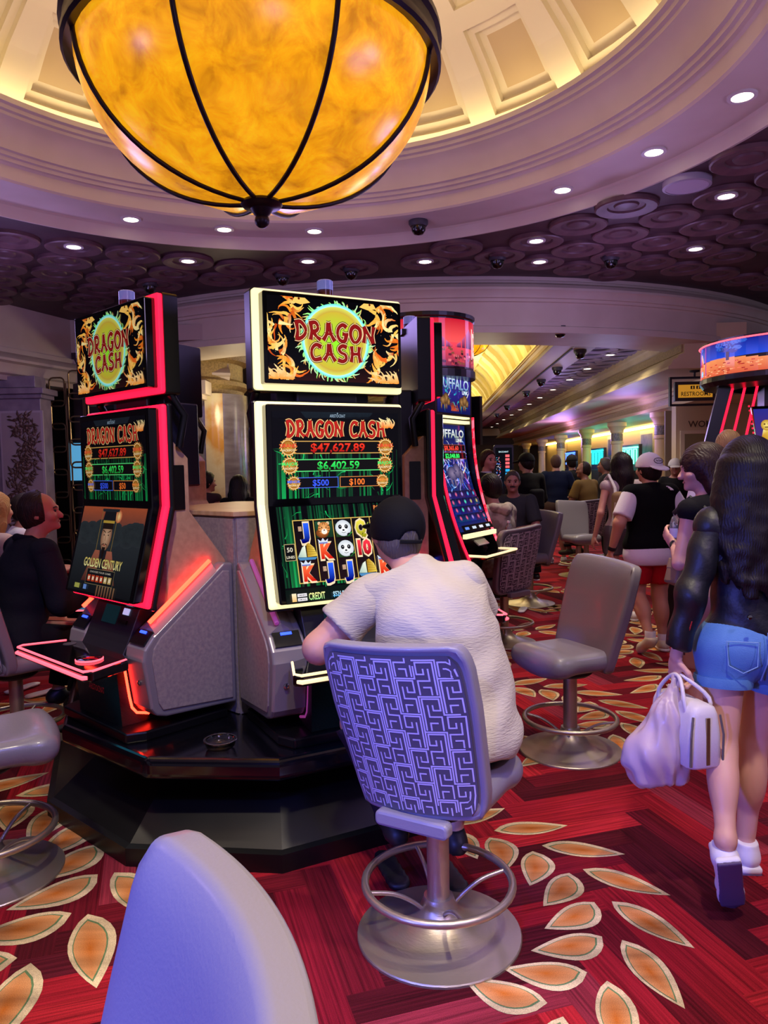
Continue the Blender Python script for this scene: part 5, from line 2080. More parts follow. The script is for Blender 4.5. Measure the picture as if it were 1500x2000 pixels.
def shoes(J, parent, col, v=.012, sole='#e8e4e0'):
    for X in 'LR':
        A_, T_ = J['A' + X], J['T' + X]
        d = T_ - A_
        fl = nrm(V(d[0], d[1], 0)) if abs(d[2]) < .8 * np.linalg.norm(d) else nrm(d)
        s = SDF()
        ln = nrm(d + V(0, 0, .06) * (1 if d[2] < 0 and abs(d[2]) < .08 else 0))
        heel = A_ - ln * .035 - V(0, 0, .035)
        s.cap(A_ + V(0, 0, .0), A_ - V(0, 0, .04), .045, .046, .02)
        s.cap(heel, T_ + ln * .0, .043, .040, .02)
        s.cap(T_, T_ + ln * .035, .041, .034, .02)
        s.cut(J['A' + X] + V(0, 0, .012), (0, 0, 1))
        lo = min(heel[2], T_[2]) - .035
        if abs(d[2]) < .1:
            s.cut((0, 0, max(lo, .012)), (0, 0, -1))
        so = solid('shoe', mat('shoe_' + col, col, .5), parent, [s], v)
        k = SDF()
        if abs(d[2]) < .1:
            k.cap(V(heel[0], heel[1], .014), V(T_[0], T_[1], .014), .045, .042, .01)
            k.cap(V(T_[0], T_[1], .014), V(*(T_ + ln * .037)[:2], .014), .042, .036, .01)
            k.cut((0, 0, .028), (0, 0, 1))
            k.cut((0, 0, .001), (0, 0, -1))
            solid('sole', mat('sole_' + sole, sole, .5), so, [k], v)


def hair(J, parent, style, col, v=.012, length=.3, m=None, hat=False, fwd=.058):
    A = head_frame(J)
    r, f, u = A
    H = J['H']
    m = m or mat('hair_' + col, col, .5, wave=(30, 6, .4, 'X'), spec=.25)
    s = SDF()
    g = .006 if style == 'buzz' else .016
    s.ell(H + u * .027 - f * .01, V(.078, .099, .099) + g, A, .02)
    if style in ('short', 'buzz', 'bun'):
        s.ell(H - f * .05 - u * .03, V(.062, .05, .06) + g * .6, A, .03)
    if style in ('balding',):
        s.ell(H + u * .09 + f * .045, (.05, .07, .06), A, .01, sub=True)
        s.ell(H - f * .05 - u * .03, V(.062, .05, .06) + g * .6, A, .03)
    if style == 'bun':
        s.ell(H - f * .1 + u * .06, (.045, .042, .042), A, .02)
    if style == 'long':
        back = H - f * .055
        s.chain([back + u * .03, back - u * .1 - f * .03, back - u * (.1 + length * .6) - f * .045, back - u * (.1 + length) - f * .03], [.085, .085, .078, .045], .05)
        for sd in (-1, 1):
            s.chain([H + r * sd * .06 - f * .01 + u * .02, H + r * sd * .08 - f * .03 - u * .1, H + r * sd * .09 - f * .05 - u * (.1 + length * .7)], [.045, .04, .022], .03)
    n = nrm(f * .9 - u * .42)
    if style == 'balding':
        s.cut(H + f * .035, nrm(f * .98 + u * .1))
    else:
        s.cut(H + f * .03, nrm(f * .9 - u * .44)) if style != 'long' else s.cut(H + f * fwd, nrm(f * .97 - u * .2))
        if style in ('short', 'buzz', 'bun'):
            s.cut(H - u * .075 - f * .03, nrm(-u * .9 + f * .35))
    if hat:
        s.cut(H + u * .05, u)
    s.rip(.0025, lambda P: np.sin(P[..., 0] * 130 + P[..., 1] * 90) * np.sin(P[..., 2] * 40 + P[..., 0] * 30))
    return solid('hair', m, parent, [s], v)


def cap_hat(J, parent, col, back=False, brim_col=None, v=.01, name='cap', low=.022, notch=False):
    A = head_frame(J)
    r, f, u = A
    H = J['H']
    b = -f if back else f
    s = SDF()
    s.ell(H + u * .032 - f * .008, (.102, .122, .118), A, .02)
    s.cut(H + u * low, -u)
    if notch:
        s.ell(H - f * .125 + u * (low + .012), (.034, .05, .036), A, .004, sub=True)
    o = solid(name, mat('hat_' + col, col, .8, bump=(220, .25), spec=.15), parent, [s], v)
    k = SDF()
    k.ell(H + b * .13 + u * .022, (.082, .085, .012), np.array([r, nrm(b - u * (.32 if back else .2)), nrm(u + b * (.32 if back else .2))]), .01)
    solid('brim', mat('hat_' + (brim_col or col), brim_col or col, .8, bump=(220, .25), spec=.15), o, [k], v * .8)
    if notch:
        pts = [H - f * (.118 * math.cos(t)) * 1.04 + r * (.106 * math.sin(t)) - f * .008 + u * (low + .008) for t in np.linspace(-.42, .42, 9)]
        MB().tube([tuple(p) for p in pts], .0075, 6).build('strap', mat('hat_' + col, col), o)
    MB().ball(tuple(H + u * .146 - f * .008), .008, 8).build('cap_button', mat('hat_' + (brim_col or col), brim_col or col), o)
    return o


def eyes(J, parent):
    r, f, u = head_frame(J)
    H = J['H']
    for s in (-1, 1):
        MB().ball(tuple(H + f * .084 + u * .012 + r * s * .031), .0115, 10).build('eye', mat('eye_dark', '#2a1c16', .2), parent, smooth=80)
        MB().tube([tuple(H + f * .097 + u * .031 + r * s * .016), tuple(H + f * .094 + u * .035 + r * s * .032), tuple(H + f * .083 + u * .029 + r * s * .05)], .0045, 5).build('eyebrow', mat('brow', '#3a2a20', .7), parent)
    MB().ball((0, 0, 0), (.022, .004, .006), 10, M=Matrix.Translation(tuple(H + f * .1005 - u * .052)) @ Matrix.Rotation(math.atan2(-f[0], f[1]), 4, 'Z')).build('lips', mat('lips', '#a8605a', .5), parent, smooth=80)


def skin_mat(c):
    return mat('skin_' + c, c, .5, sss=.08, noise=(9, 3), col2=c, bump=(140, .05))


def cloth(c, b=.3, sc=120, rough=.85):
    return mat('cloth_%s_%d' % (c, sc), c, rough, bump=(sc, b), spec=.15)


def person(label, loc, rz, J, skin='#c99a80', g=1.0, fem=False, v=.014, fine=(), hs=1.0, group=None, curl=.5, face=True):
    T_ = thing('person', label, 'person', loc, R_(rz), group)
    o = solid('body', skin_mat(skin), T_, [body(J, g, fem, hs, face, curl)], v, fine)
    return T_


def dress(T_, J, g=1.0, fem=False, top=None, low=None, shoe=None, v=.014):
    """top=(colour, sleeve, hem), low=(colour, length)"""
    if top:
        o = dict(sleeve=top[1], hem=top[2], fem=fem, belly=top[3] if len(top) > 3 else 0)
        solid('shirt', cloth(top[0]), T_, shirt(J, g, **o), v)
    if low:
        solid('shorts' if low[1] < 1.1 else 'trousers', cloth(low[0]), T_, trousers(J, g, length=low[1], fem=fem, flare=.01), v)
    if shoe:
        shoes(J, T_, shoe, v)


# --- the man at the panda screen (joints in room coordinates around his stool)
L0 = V(.161, 2.476, 0)


def at0(d, L):
    return {k: (V(x) - L if k not in ('f', 'hu', 'DL', 'DR', 'QL', 'QR') and not k.startswith(('curl', 'B')) else x) for k, x in d.items()}


Jm = sit(1, **at0(dict(P=(.20, 2.50, .70), C=(.165, 2.62, 1.0), N=(.115, 2.755, 1.215), H=(.045, 2.845, 1.335), f=(-.42, .9, .03), hu=(-.1, .35, .93),
                       SL=(-.045, 2.73, 1.13), SR=(.29, 2.74, 1.165), EL=(-.245, 2.68, .945), WL=(-.19, 2.90, 1.0), ER=(.37, 2.93, .95), WR=(.14, 3.10, .87),
                       HL=(.10, 2.53, .68), HR=(.30, 2.53, .68), KL=(-.12, 2.82, .62), KR=(.34, 2.9, .62), AL=(.02, 2.80, .24), AR=(.24, 2.76, .22), TL=(-.02, 2.93, .2), TR=(.2, 2.89, .18)), L0))
Jm['ag'] = 1.2
man = person('man in white short-sleeved shirt and black cap leaning toward the panda screen, forearm bent', tuple(L0), 0, Jm, '#d09a7c', 1.13, v=.011, face=True)
sh_m = mat('crinkled_shirt', '#b9b094', .85, bump=(38, .9, (1, 1, 5)), sheen=.1)
solid('shirt', sh_m, man, shirt(Jm, 1.16, e=.02, sleeve=.62, hem=.12, belly=.035, flare=.024, rip=.005, extra=[((.265, 2.69, 1.06), .105, (.30, 2.545, .70), .158), ((.27, 2.66, .98), .12, (.29, 2.6, .84), .14), ((.11, 2.69, 1.04), .12, (.15, 2.54, .70), .15)]), .011)
solid('trousers', cloth('#22202a'), man, trousers(Jm, 1.1, length=1.9), .014)
shoes(Jm, man, '#1c1a1c', .014, '#15151a')
hair(Jm, man, 'short', '#5d5650', .010, hat=True)
hm = cap_hat(Jm, man, '#0c0c11', v=.009, low=-.02, notch=True)
# adjusting strap and opening of the cap turned backward
r_, f_, u_ = head_frame(Jm)
wl = Jm['WL']
el = nrm(Jm['WL'] - Jm['EL'])
wm = Matrix.Translation(tuple(wl - el * .03)) @ Vector(el).to_track_quat('Z', 'Y').to_matrix().to_4x4()
w = MB().lathe([(.034, -.012), (.037, -.008), (.037, .008), (.034, .012)], 20, M=wm).build('watch_band', chrome, man, smooth=50)
MB().lathe([(.018, 0), (.018, .01), (0, .012)], 18, M=wm @ MX((0, .037, 0), rx=-PI / 2)).build('watch_case', chrome, w)

# --- the woman walking away in the leather jacket
L1 = V(1.34, 2.75, 0)
Jw = stand(1, **at0(dict(P=(1.345, 2.75, .93), C=(1.345, 2.76, 1.215), N=(1.345, 2.75, 1.40), H=(1.345, 2.775, 1.545), f=(-.1, 1, -.06),
                         SL=(1.205, 2.75, 1.36), SR=(1.495, 2.75, 1.355), EL=(1.115, 2.715, 1.105), WL=(1.075, 2.75, .875), ER=(1.58, 2.73, 1.1), WR=(1.6, 2.8, .87),
                         HL=(1.25, 2.75, .88), HR=(1.435, 2.76, .88), KL=(1.228, 2.71, .53), KR=(1.415, 2.85, .50), AL=(1.165, 2.535, .30), AR=(1.392, 2.86, .09), TL=(1.19, 2.575, .10), TR=(1.41, 3.01, .035),
                         DL=(.02, .25, -1), QL=(1, .2, 0), DR=(0, .1, -1), QR=(-1, 0, 0)), L1))
Jw['curlL'] = .85
wo = person('woman walking away in black leather jacket and denim shorts, carrying bags', tuple(L1), 0, Jw, '#d9a58e', .97, True, .0095,
            fine=((tuple(V(1.0, 2.66, .70) - L1), tuple(V(1.16, 2.86, .885) - L1), .0045),))
leath = mat('black_leather', '#0b0d15', .48, bump=(60, .35))
jk = shirt(Jw, .97, e=.014, sleeve=1.86, hem=-.03, fem=True, neck=.03, flare=.006, rip=.006)
jo = solid('jacket', leath, wo, jk, .0095)
denim = mat('denim', '#3f6ea8', .85, noise=(5, 4, (1, 1, 1), (.35, .7)), col2='#5d8cc0', bump=(260, .3))
so_ = solid('denim_shorts', denim, wo, trousers(Jw, .98, e=.014, length=.30, fem=True, top=.075), .0085)
for X in 'LR':
    q = Jw['H' + X] + (Jw['K' + X] - Jw['H' + X]) * .29
    ax = Vector(Jw['K' + X] - Jw['H' + X]).normalized()
    M_ = Matrix.Translation(tuple(q)) @ ax.to_track_quat('Z', 'Y').to_matrix().to_4x4()
    MB().lathe([(.091, -.018), (.101, -.02), (.104, 0), (.101, .017), (.09, .015)], 32, M=M_).build('rolled_cuff', denim, so_, smooth=60)
rel = lambda p: tuple(V(p) - L1)
for cx in (1.262, 1.43):
    pts = [(cx - .05, 2.612, .95), (cx + .05, 2.612, .95), (cx + .046, 2.607, .865), (cx, 2.607, .84), (cx - .046, 2.607, .865)]
    MB().tube([rel((x, y + abs(x - 1.345) ** 2 * 1.6, z)) for x, y, z in pts], .0022, 5, closed=True).build('pocket_seam', mat('denim_seam', '#7da3cc', .8), so_)
MB().tube([rel((1.345, 2.613, .985)), rel((1.345, 2.607, .93)), rel((1.345, 2.617, .87)), rel((1.345, 2.66, .80))], .0025, 5).build('back_seam', mat('denim_seam', '#7da3cc', .8), so_)
MB().lathe([(.009, 0), (.008, .004), (0, .005)], 14, M=Matrix.Translation(rel((1.272, 2.598, 1.045))) @ Matrix.Rotation(PI / 2, 4, 'X')).build('snap_button', chrome, jo)
ew = nrm(Jw['WL'] - Jw['EL'])
zp = [Jw['EL'] + ew * t + V(.005, -.047 + .012 * (t - .08) / .12, 0) for t in (.09, .13, .17, .2)]
MB().tube([tuple(p) for p in zp], .0035, 5).build('cuff_zip', chrome, jo)
MB().prism(rrect(.008, .022, .003), -.002, .002, M=Matrix.Translation(tuple(zp[-1] + V(0, -.004, -.012))) @ Matrix.Rotation(PI / 2, 4, 'X')).build('zip_pull', chrome, jo)
# long wavy hair: crown plus many strands
hm_ = mat('hair_wavy', '#120b0d', .5, wave=(40, 6, .22, 'X'), spec=.3)
hs_ = SDF()
H = Jw['H']
A = head_frame(Jw)
hs_.ell(H + V(0, -.01, .03), (.098, .116, .113), A, .02)
rr = random.Random(4)
for i in range(46):
    t = i / 45
    a = PI * (1.02 + .96 * t) if i % 2 else PI * (.94 + 1.1 * t)
    x0, y0 = .078 * math.cos(a), .088 * math.sin(a) * .9
    L = rr.uniform(.36, .50) * (1 - .18 * abs(2 * t - 1))
    pts, rs = [], []
    ph = rr.uniform(0, 6.28)
    for k in range(9):
        s_ = k / 8
        wv = .016 * s_ * math.sin(ph + s_ * 13)
        pts.append(H + V(x0 * (1.0 + .5 * min(s_ * 2, 1)) + wv, y0 * (1 + .25 * s_) - .02 - .025 * s_ + .6 * wv, .03 - L * s_))
        rs.append(.03 * (1 - s_) ** .6 + .009)
    hs_.chain(pts, rs, .010)
hs_.cut(H + V(0, .055, 0), (0, .97, -.2))
solid('hair', hm_, wo, [hs_], .0085)
# sneakers: planted and lifted
wh = mat('white_sneaker', '#e9e6e8', .5)
dkp = mat('worn_sole', '#5a4a6a', .6)
def sneaker(heel, toe, upv):
    d = nrm(V(toe) - V(heel))
    u = nrm(V(upv) - d * (V(upv) @ d))
    x = np.cross(d, u)
    h = V(heel) - L1
    A_ = np.array([x, d, u])
    s = SDF()
    s.cap(h + u * .05 + d * .035, h + u * .045 + d * .17, .042, .036, .02)
    s.cap(h + u * .04 + d * .17, h + u * .032 + d * .215, .041, .031, .02)
    s.cap(h + u * .05 + d * .03, h + u * .105 + d * .038, .043, .040, .02)
    s.cut(h + u * .112 + d * .04, u - d * .15)
    s.cut(h + u * .022, -u)
    so = solid('sneaker', wh, wo, [s], .006)
    k = SDF()
    k.boxp(h + u * .013 + d * .1, (.042, .116, .0145), A_, .012)
    k.ell(h + u * .013 + d * .175, (.047, .064, .0145), A_, .01)
    solid('midsole', wh, so, [k], .006)
    k = SDF()
    k.boxp(h - u * .003 + d * .1, (.040, .114, .006), A_, .004)
    k.ell(h - u * .003 + d * .175, (.045, .062, .006), A_, .006)
    solid('outsole', dkp, so, [k], .005)
    q = MB()
    for i in range(4):
        c = h + u * (.082 - i * .009) + d * (.085 + i * .022)
        q.tube([tuple(c - x * .024 - u * .008), tuple(c + u * .003), tuple(c + x * .024 - u * .008)], .004, 5)
    q.build('laces', wh, so)
    return so
sneaker((1.388, 2.805, .003), (1.41, 3.05, .003), (0, 0, 1))
sneaker((1.145, 2.462, .228), (1.205, 2.56, .012), (.1, .9, .4))

# --- people walking and standing further off
Jc = stand(.95, EL=(-.30, -.06, 1.09), WL=(-.33, .03, .85), ER=(.31, -.04, 1.08), WR=(.33, .08, .86), AL=(-.11, -.22, .16), TL=(-.13, -.12, .06), KL=(-.1, .03, .48), f=(-.25, 1, 0))
p = person('man with white cap turned backward, black vest and red shorts walking away', (2.23, 6.28, 0), 8, Jc, '#c48e74', 1.2, v=.013, curl=.7)
dress(p, Jc, 1.24, top=('#e6e2ea', .8, .17), low=('#b01020', .72), shoe='#cfc6b0')
vs_ = shirt(Jc, 1.26, e=.026, sleeve=0, hem=.1, neck=.035)
vo = solid('vest', mat('fleece', '#0a0c0e', .9, bump=(90, .4), spec=.12), p, vs_, .013)
for i in range(3):
    MB().tube([(.085 + (.008 + i * .011) * math.cos(t), -.168 + .03 * i * math.sin(t), 1.36 + (.008 + i * .011) * math.sin(t)) for t in (0, .4, .8, 1.2, 1.57)], .0045, 5).build('chest_mark', mat('white_thread', '#e8e8ec', .7), vo)
hair(Jc, p, 'short', '#1c1514', .012, hat=True)
ch_ = cap_hat(Jc, p, '#e4e2e6', back=True)
r_, f_, u_ = head_frame(Jc)
bm = Matrix.Translation(tuple(Jc['H'] - f_ * .112 + u_ * .075)) @ Matrix(((r_[0], u_[0], -f_[0], 0), (r_[1], u_[1], -f_[1], 0), (r_[2], u_[2], -f_[2], 0), (0, 0, 0, 1))) @ Matrix.Rotation(-.35, 4, 'X')
bd = MB()
bd.lathe([(.001, .012), (.045, .006)], 24, M=bm @ Matrix.Diagonal((1, .52, 1, 1)))
bo = bd.build('cap_badge', mat('badge_white', '#f0f0f0', .6), ch_)
MB().tube([tuple(bm @ Vector((.046 * math.cos(2 * PI * i / 24), .024 * math.sin(2 * PI * i / 24), .008))) for i in range(24)], .0025, 5, closed=True).build('badge_ring', black_matte, ch_)
vs2, fs2, x1, x0 = text_polys('Von Dutch', .015)
k_ = .066 / (x1 - x0)
MB().add([((x - (x1 + x0) / 2) * k_, (y - .5) * .02, .014) for x, y in vs2], fs2, 0, bm).build('badge_lettering', black_matte, ch_)
for X in 'LR':
    a = Jc['A' + X]
    MB().lathe([(.042, -.03), (.044, .05), (.04, .06)], 16, M=Matrix.Translation(tuple(a))).build('sock', mat('white_sock', '#dedbe2', .8), p, smooth=60)
wv = Jc['WL'] + (Jc['EL'] - Jc['WL']) * .12
MB().lathe([(.036, -.016), (.039, 0), (.036, .016)], 18, M=Matrix.Translation(tuple(wv)) @ Vector(Jc['WL'] - Jc['EL']).to_track_quat('Z', 'Y').to_matrix().to_4x4()).build('watch_band', black_matte, p, smooth=60)

Jb = stand(.97, fem=1, EL=(-.25, -.05, 1.1), WL=(-.27, .04, .86)) if False else stand(.97, EL=(-.25, -.05, 1.1), WL=(-.27, .04, .86))
p = person('woman with very long dark hair, bare shoulders and small backpack walking away', (2.38, 7.5, 0), 10, Jb, '#d49a86', .95, True, .014)
dress(p, Jb, .97, True, ('#b9a7a6', 0, .02), ('#5a5258', .5), '#d8d0cc')
hair(Jb, p, 'long', '#1d1316', .013, .34)
bp = SDF().boxp((-.06, -.16, 1.16), (.12, .06, .15), rd=.05)
bo = solid('backpack', cloth('#8a7052', .3, 90), p, [bp], .013)
MB().tube([(-.15, .06, 1.42), (-.15, -.02, 1.47), (-.14, -.13, 1.34), (-.16, -.19, 1.2), (-.17, -.16, 1.02)], .016, 6).build('strap', cloth('#cfc9c6'), bo)
MB().tube([(.02, .06, 1.42), (.02, -.06, 1.47), (.0, -.16, 1.34)], .014, 6).build('strap', cloth('#3a2c28'), bo)

Jt = stand(.965, SL=(-.165, -.02, 1.34), EL=(-.22, .0, 1.07), WL=(-.09, .13, 1.15), DL=(.3, .8, .5), QL=(1, -.3, .2), f=(-.75, .7, -.18))
p = person('woman in black sleeveless top with shoulder-length brown hair, seen in profile, holding a bottle', (1.70, 3.95, 0), 32, Jt, '#d9a590', .95, True, .011)
dress(p, Jt, .97, True, ('#131216', 0, .05), ('#b98c7c', .9), '#2a2628', .012)
eyes(Jt, p)
hair(Jt, p, 'long', '#2c1a17', .011, .16, fwd=.088)
MB().tube([(-.13, .1, 1.32), (-.135, .0, 1.405), (-.13, -.1, 1.34)], .014, 6).build('shoulder_strap', black_matte, p)
MB().lathe([(.03, -.008), (.033, 0), (.03, .008)], 18, M=Matrix.Translation((-.105, .115, 1.142)) @ Matrix.Rotation(1.2, 4, 'X')).build('wristband', black_matte, p)

Jh = stand(1.04, f=(.5, .86, 0))
p = person('tall man with cropped fair hair and white shirt behind the long-haired woman', (2.31, 5.0, 0), -8, Jh, '#cf9c84', 1.08, v=.014)
dress(p, Jh, 1.1, top=('#dedbe4', .7, .15), low=('#3a3f50', 1.9), shoe='#2a2a2e')
hair(Jh, p, 'buzz', '#8a6a48', .010)

Jk = stand(1.0, EL=(-.25, .06, 1.12), WL=(-.12, .2, 1.1), ER=(.25, .06, 1.12), WR=(.12, .2, 1.1), f=(-.5, .85, 0))
p = person('man all in black with dark cap and sling bag standing before the vertical screen', (1.95, 10.2, 0), 12, Jk, '#b98a72', 1.12, v=.017)
dress(p, Jk, 1.14, top=('#0e0e12', 1.5, .16), low=('#0c0c10', 1.95), shoe='#101014', v=.017)
hair(Jk, p, 'short', '#17110f', .015, hat=True)
cap_hat(Jk, p, '#101014', v=.014)
bo = solid('sling_bag', cloth('#15151a'), p, [SDF().boxp((.06, -.19, 1.12), (.1, .05, .14), rd=.04)], .017)

Jd = stand(1.0, EL=(-.29, .03, 1.12), WL=(-.2, .22, 1.08), ER=(.29, .03, 1.12), WR=(.24, .2, 1.02), AL=(-.1, -.02, .09), TL=(-.14, .13, .035))
p = person('heavy man in navy shirt and khaki shorts standing with back turned, white sneakers', (2.76, 12.0, 0), -3, Jd, '#b07e68', 1.22, v=.018)
dress(p, Jd, 1.26, top=('#141c34', .7, .05, .03), low=('#57463a', .9), shoe='#d8d6dc', v=.018)
hair(Jd, p, 'buzz', '#4a3228', .016)

Jg = stand(1.02, f=(1, .15, 0), EL=(-.24, .05, 1.12), WL=(-.2, .2, 1.0))
p = person('man in dark suit with reddish hair in profile, standing beyond the curved machine', (1.22, 8.9, 0), -70, Jg, '#c07a6a', 1.08, v=.016)
dress(p, Jg, 1.14, top=('#1d1a20', 1.9, .2), low=('#17161a', 1.95), shoe='#101010', v=.016)
hair(Jg, p, 'short', '#3a1d16', .013)
eyes(Jg, p)
MB().lathe([(.066, 1.435), (.07, 1.475), (.064, 1.495)], 20, M=MX((0, 0, .022))).build('collar', cloth('#c8c4cc'), p, smooth=60)

# seated players
Jp = sit(1, .62, .05, EL=(-.28, .16, .86), WL=(-.22, .40, .88), ER=(.25, .16, .88), WR=(.16, .4, .9))
p = person('bearded player in tan camouflage tee seated at the curved buffalo machine', (1.04, 6.67, 0), 38, Jp, '#c48f76', 1.08, v=.014)
camo = mat('camo', '#a59a8c', .85, noise=(11, 2, (1, 1, 1), (.45, .55)), col2='#7d7064', bump=(80, .3))
solid('shirt', camo, p, shirt(Jp, 1.12, e=.02, sleeve=.75, hem=.12, rip=.003), .014)
solid('hood', camo, p, [SDF().chain([(-.11, .08, 1.20), (-.09, .0, 1.21), (0, -.05, 1.19), (.09, .0, 1.21), (.11, .08, 1.20)], [.035, .045, .05, .045, .035], .02)], .014)
solid('trousers', cloth('#23232a'), p, trousers(Jp, 1.08, length=1.9), .016)
shoes(Jp, p, '#1a1a1c', .016, '#222226')
hair(Jp, p, 'short', '#1a1210', .011)
Jq = sit(1, .64, .1, f=(-.25, 1, -.1), EL=(-.26, .22, .9), WL=(-.1, .42, .9), ER=(.3, .18, .92), WR=(.26, .42, .92))
p = person('mustached man in dark grey polo shirt seated facing the viewer', (1.5, 8.45, 0), 158, Jq, '#b27a66', 1.14, v=.015)
dress(p, Jq, 1.2, top=('#3b3f40', .8, .1, .03), low=('#1e1e24', 1.9), shoe='#1a1a1c', v=.015)
hair(Jq, p, 'buzz', '#4a4038', .012)
eyes(Jq, p)
rq, fq, uq = head_frame(Jq)
MB().tube([tuple(Jq['H'] + fq * .098 - uq * .042 - rq * .028), tuple(Jq['H'] + fq * .106 - uq * .036), tuple(Jq['H'] + fq * .098 - uq * .042 + rq * .028)], .008, 6).build('mustache', mat('brow', '#3a2a20', .7), p)
Jr = sit(1, .72, .04, f=(-.9, .45, -.05))
p = person('bald man in mustard short-sleeved shirt seated sideways at the crowded table', (3.12, 11.4, 0), 35, Jr, '#8a5a44', 1.1, v=.018)
dress(p, Jr, 1.14, top=('#7d6538', .75, .14, .02), low=('#1a1a1e', 1.9), shoe='#2a2624', v=.018)
hair(Jr, p, 'balding', '#241814', .016)
# man at the left machine
Jl = sit(1, .60, .07, f=(.55, .83, .05), EL=(-.26, .18, .88), WL=(-.14, .42, .9), ER=(.25, .16, .86), WR=(.16, .4, .88))
p = person('balding man in dark navy shirt at the slot machine on the far left, in profile', (-2.13, 4.27, 0), -42, Jl, '#c0846e', 1.1, v=.0115)
solid('shirt', cloth('#10131f', .4, 60), p, shirt(Jl, 1.16, e=.022, sleeve=1.8, hem=.12, belly=.02, rip=.003), .012)
solid('collar', cloth('#10131f', .4, 60), p, [SDF().chain([(-.06, .15, 1.19), (-.065, .08, 1.22), (0, .03, 1.23), (.065, .08, 1.22), (.06, .15, 1.19)], [.016, .02, .022, .02, .016], .012)], .01)
solid('trousers', cloth('#14151c'), p, trousers(Jl, 1.1, length=1.92), .016)
shoes(Jl, p, '#18181a', .014, '#101012')
hair(Jl, p, 'balding', '#2a1c1a', .0105)
eyes(Jl, p)
# crowd
def bystander(label, x, y, rz, s, g, skin, top, low, hs_, hc, fem=False, cap=None, f=(0, 1, 0), length=.2, face=False, seated=None, v=.02):
    J_ = stand(s, f=f) if seated is None else sit(1, seated, .05, f=f)
    q = person(label, (x, y, 0), rz, J_, skin, g, fem, v)
    dress(q, J_, g * 1.04, fem, top, low, '#1a1a1e', v)
    if hs_:
        hair(J_, q, hs_, hc, v * .75, length, hat=bool(cap))
    if cap:
        cap_hat(J_, q, cap, v=v * .75)
    if face:
        eyes(J_, q)
    return q


bystander('person in black with dark cap behind the navy-shirted man', 3.32, 13.2, 5, 1.0, 1.05, '#8a5c48', ('#0d0e12', .8, .14), ('#121216', 1.9), 'short', '#120d0c', cap='#0e0e12')
bystander('grey-haired man in profile beyond the mustard-shirted man', 3.65, 12.3, 70, .96, 1.1, '#8e5e4a', ('#2a2a30', .8, .14), ('#16161a', 1.9), 'short', '#4a4440', face=True)
bystander('man in light grey cap facing the viewer beside the columns', 4.35, 11.2, 160, .93, 1.05, '#a06c58', ('#16161a', .8, .14), ('#1c1c22', 1.9), 'short', '#3a302c', cap='#c9c6c8', face=True)
bystander('person in pale hat and grey top near the sloped leg of the lion machine', 4.95, 10.9, 120, .9, 1.0, '#b08070', ('#8f8c90', .8, .14), ('#3a3a42', 1.9), 'short', '#2a2420', cap='#d8d4d2')
bystander('woman with tied-up hair and bare arms seen behind the pod counter', -2.12, 8.95, -25, .90, .95, '#a9705c', ('#3a2a2e', 0, .08), ('#1a1a1e', 1.9), 'bun', '#17100f', True, f=(.5, .9, -.1), v=.015)
bystander('dark-haired woman in black seen behind the pod counter', -1.66, 8.6, 0, .87, .98, '#a9705c', ('#0d0c10', 1.5, .08), ('#121216', 1.9), 'long', '#0f0b0c', True, length=.12, v=.015)
bystander('person in white shirt partly hidden behind the balding man at the far left', -3.05, 6.1, -60, .8, 1.1, '#c08a74', ('#d6d6e4', .8, .14), ('#2a2a34', 1.9), 'short', '#2c2420', seated=.54)
bystander('blond person cut by the left edge behind the casino stool', -2.76, 5.1, -30, .8, .98, '#d8a890', ('#c8b8b4', .8, .1), ('#3a3a44', 1.9), 'long', '#b08a58', True, seated=.58, length=.14)
for i, (x, y, c, hc, lab) in enumerate(((1.55, 14.6, '#1a1a20', '#120d0c', 'far dark-haired person facing the viewer left of the vertical screen'), (2.35, 15.4, '#c8a890', '#1a120f', 'far person facing the viewer right of the vertical screen'), (3.1, 15.9, '#2a2430', '#0f0a0a', 'far dark-haired person beside the navy-shirted man'), (1.9, 17.5, '#8a7a70', '#2a201c', 'farthest small person facing the viewer under the dark ceiling end'))):
    bystander(lab, x, y, 175, .95, 1.0, '#b98a74', (c, 1.2, .14), ('#15151a', 1.9), 'short', hc, face=True, v=.024)
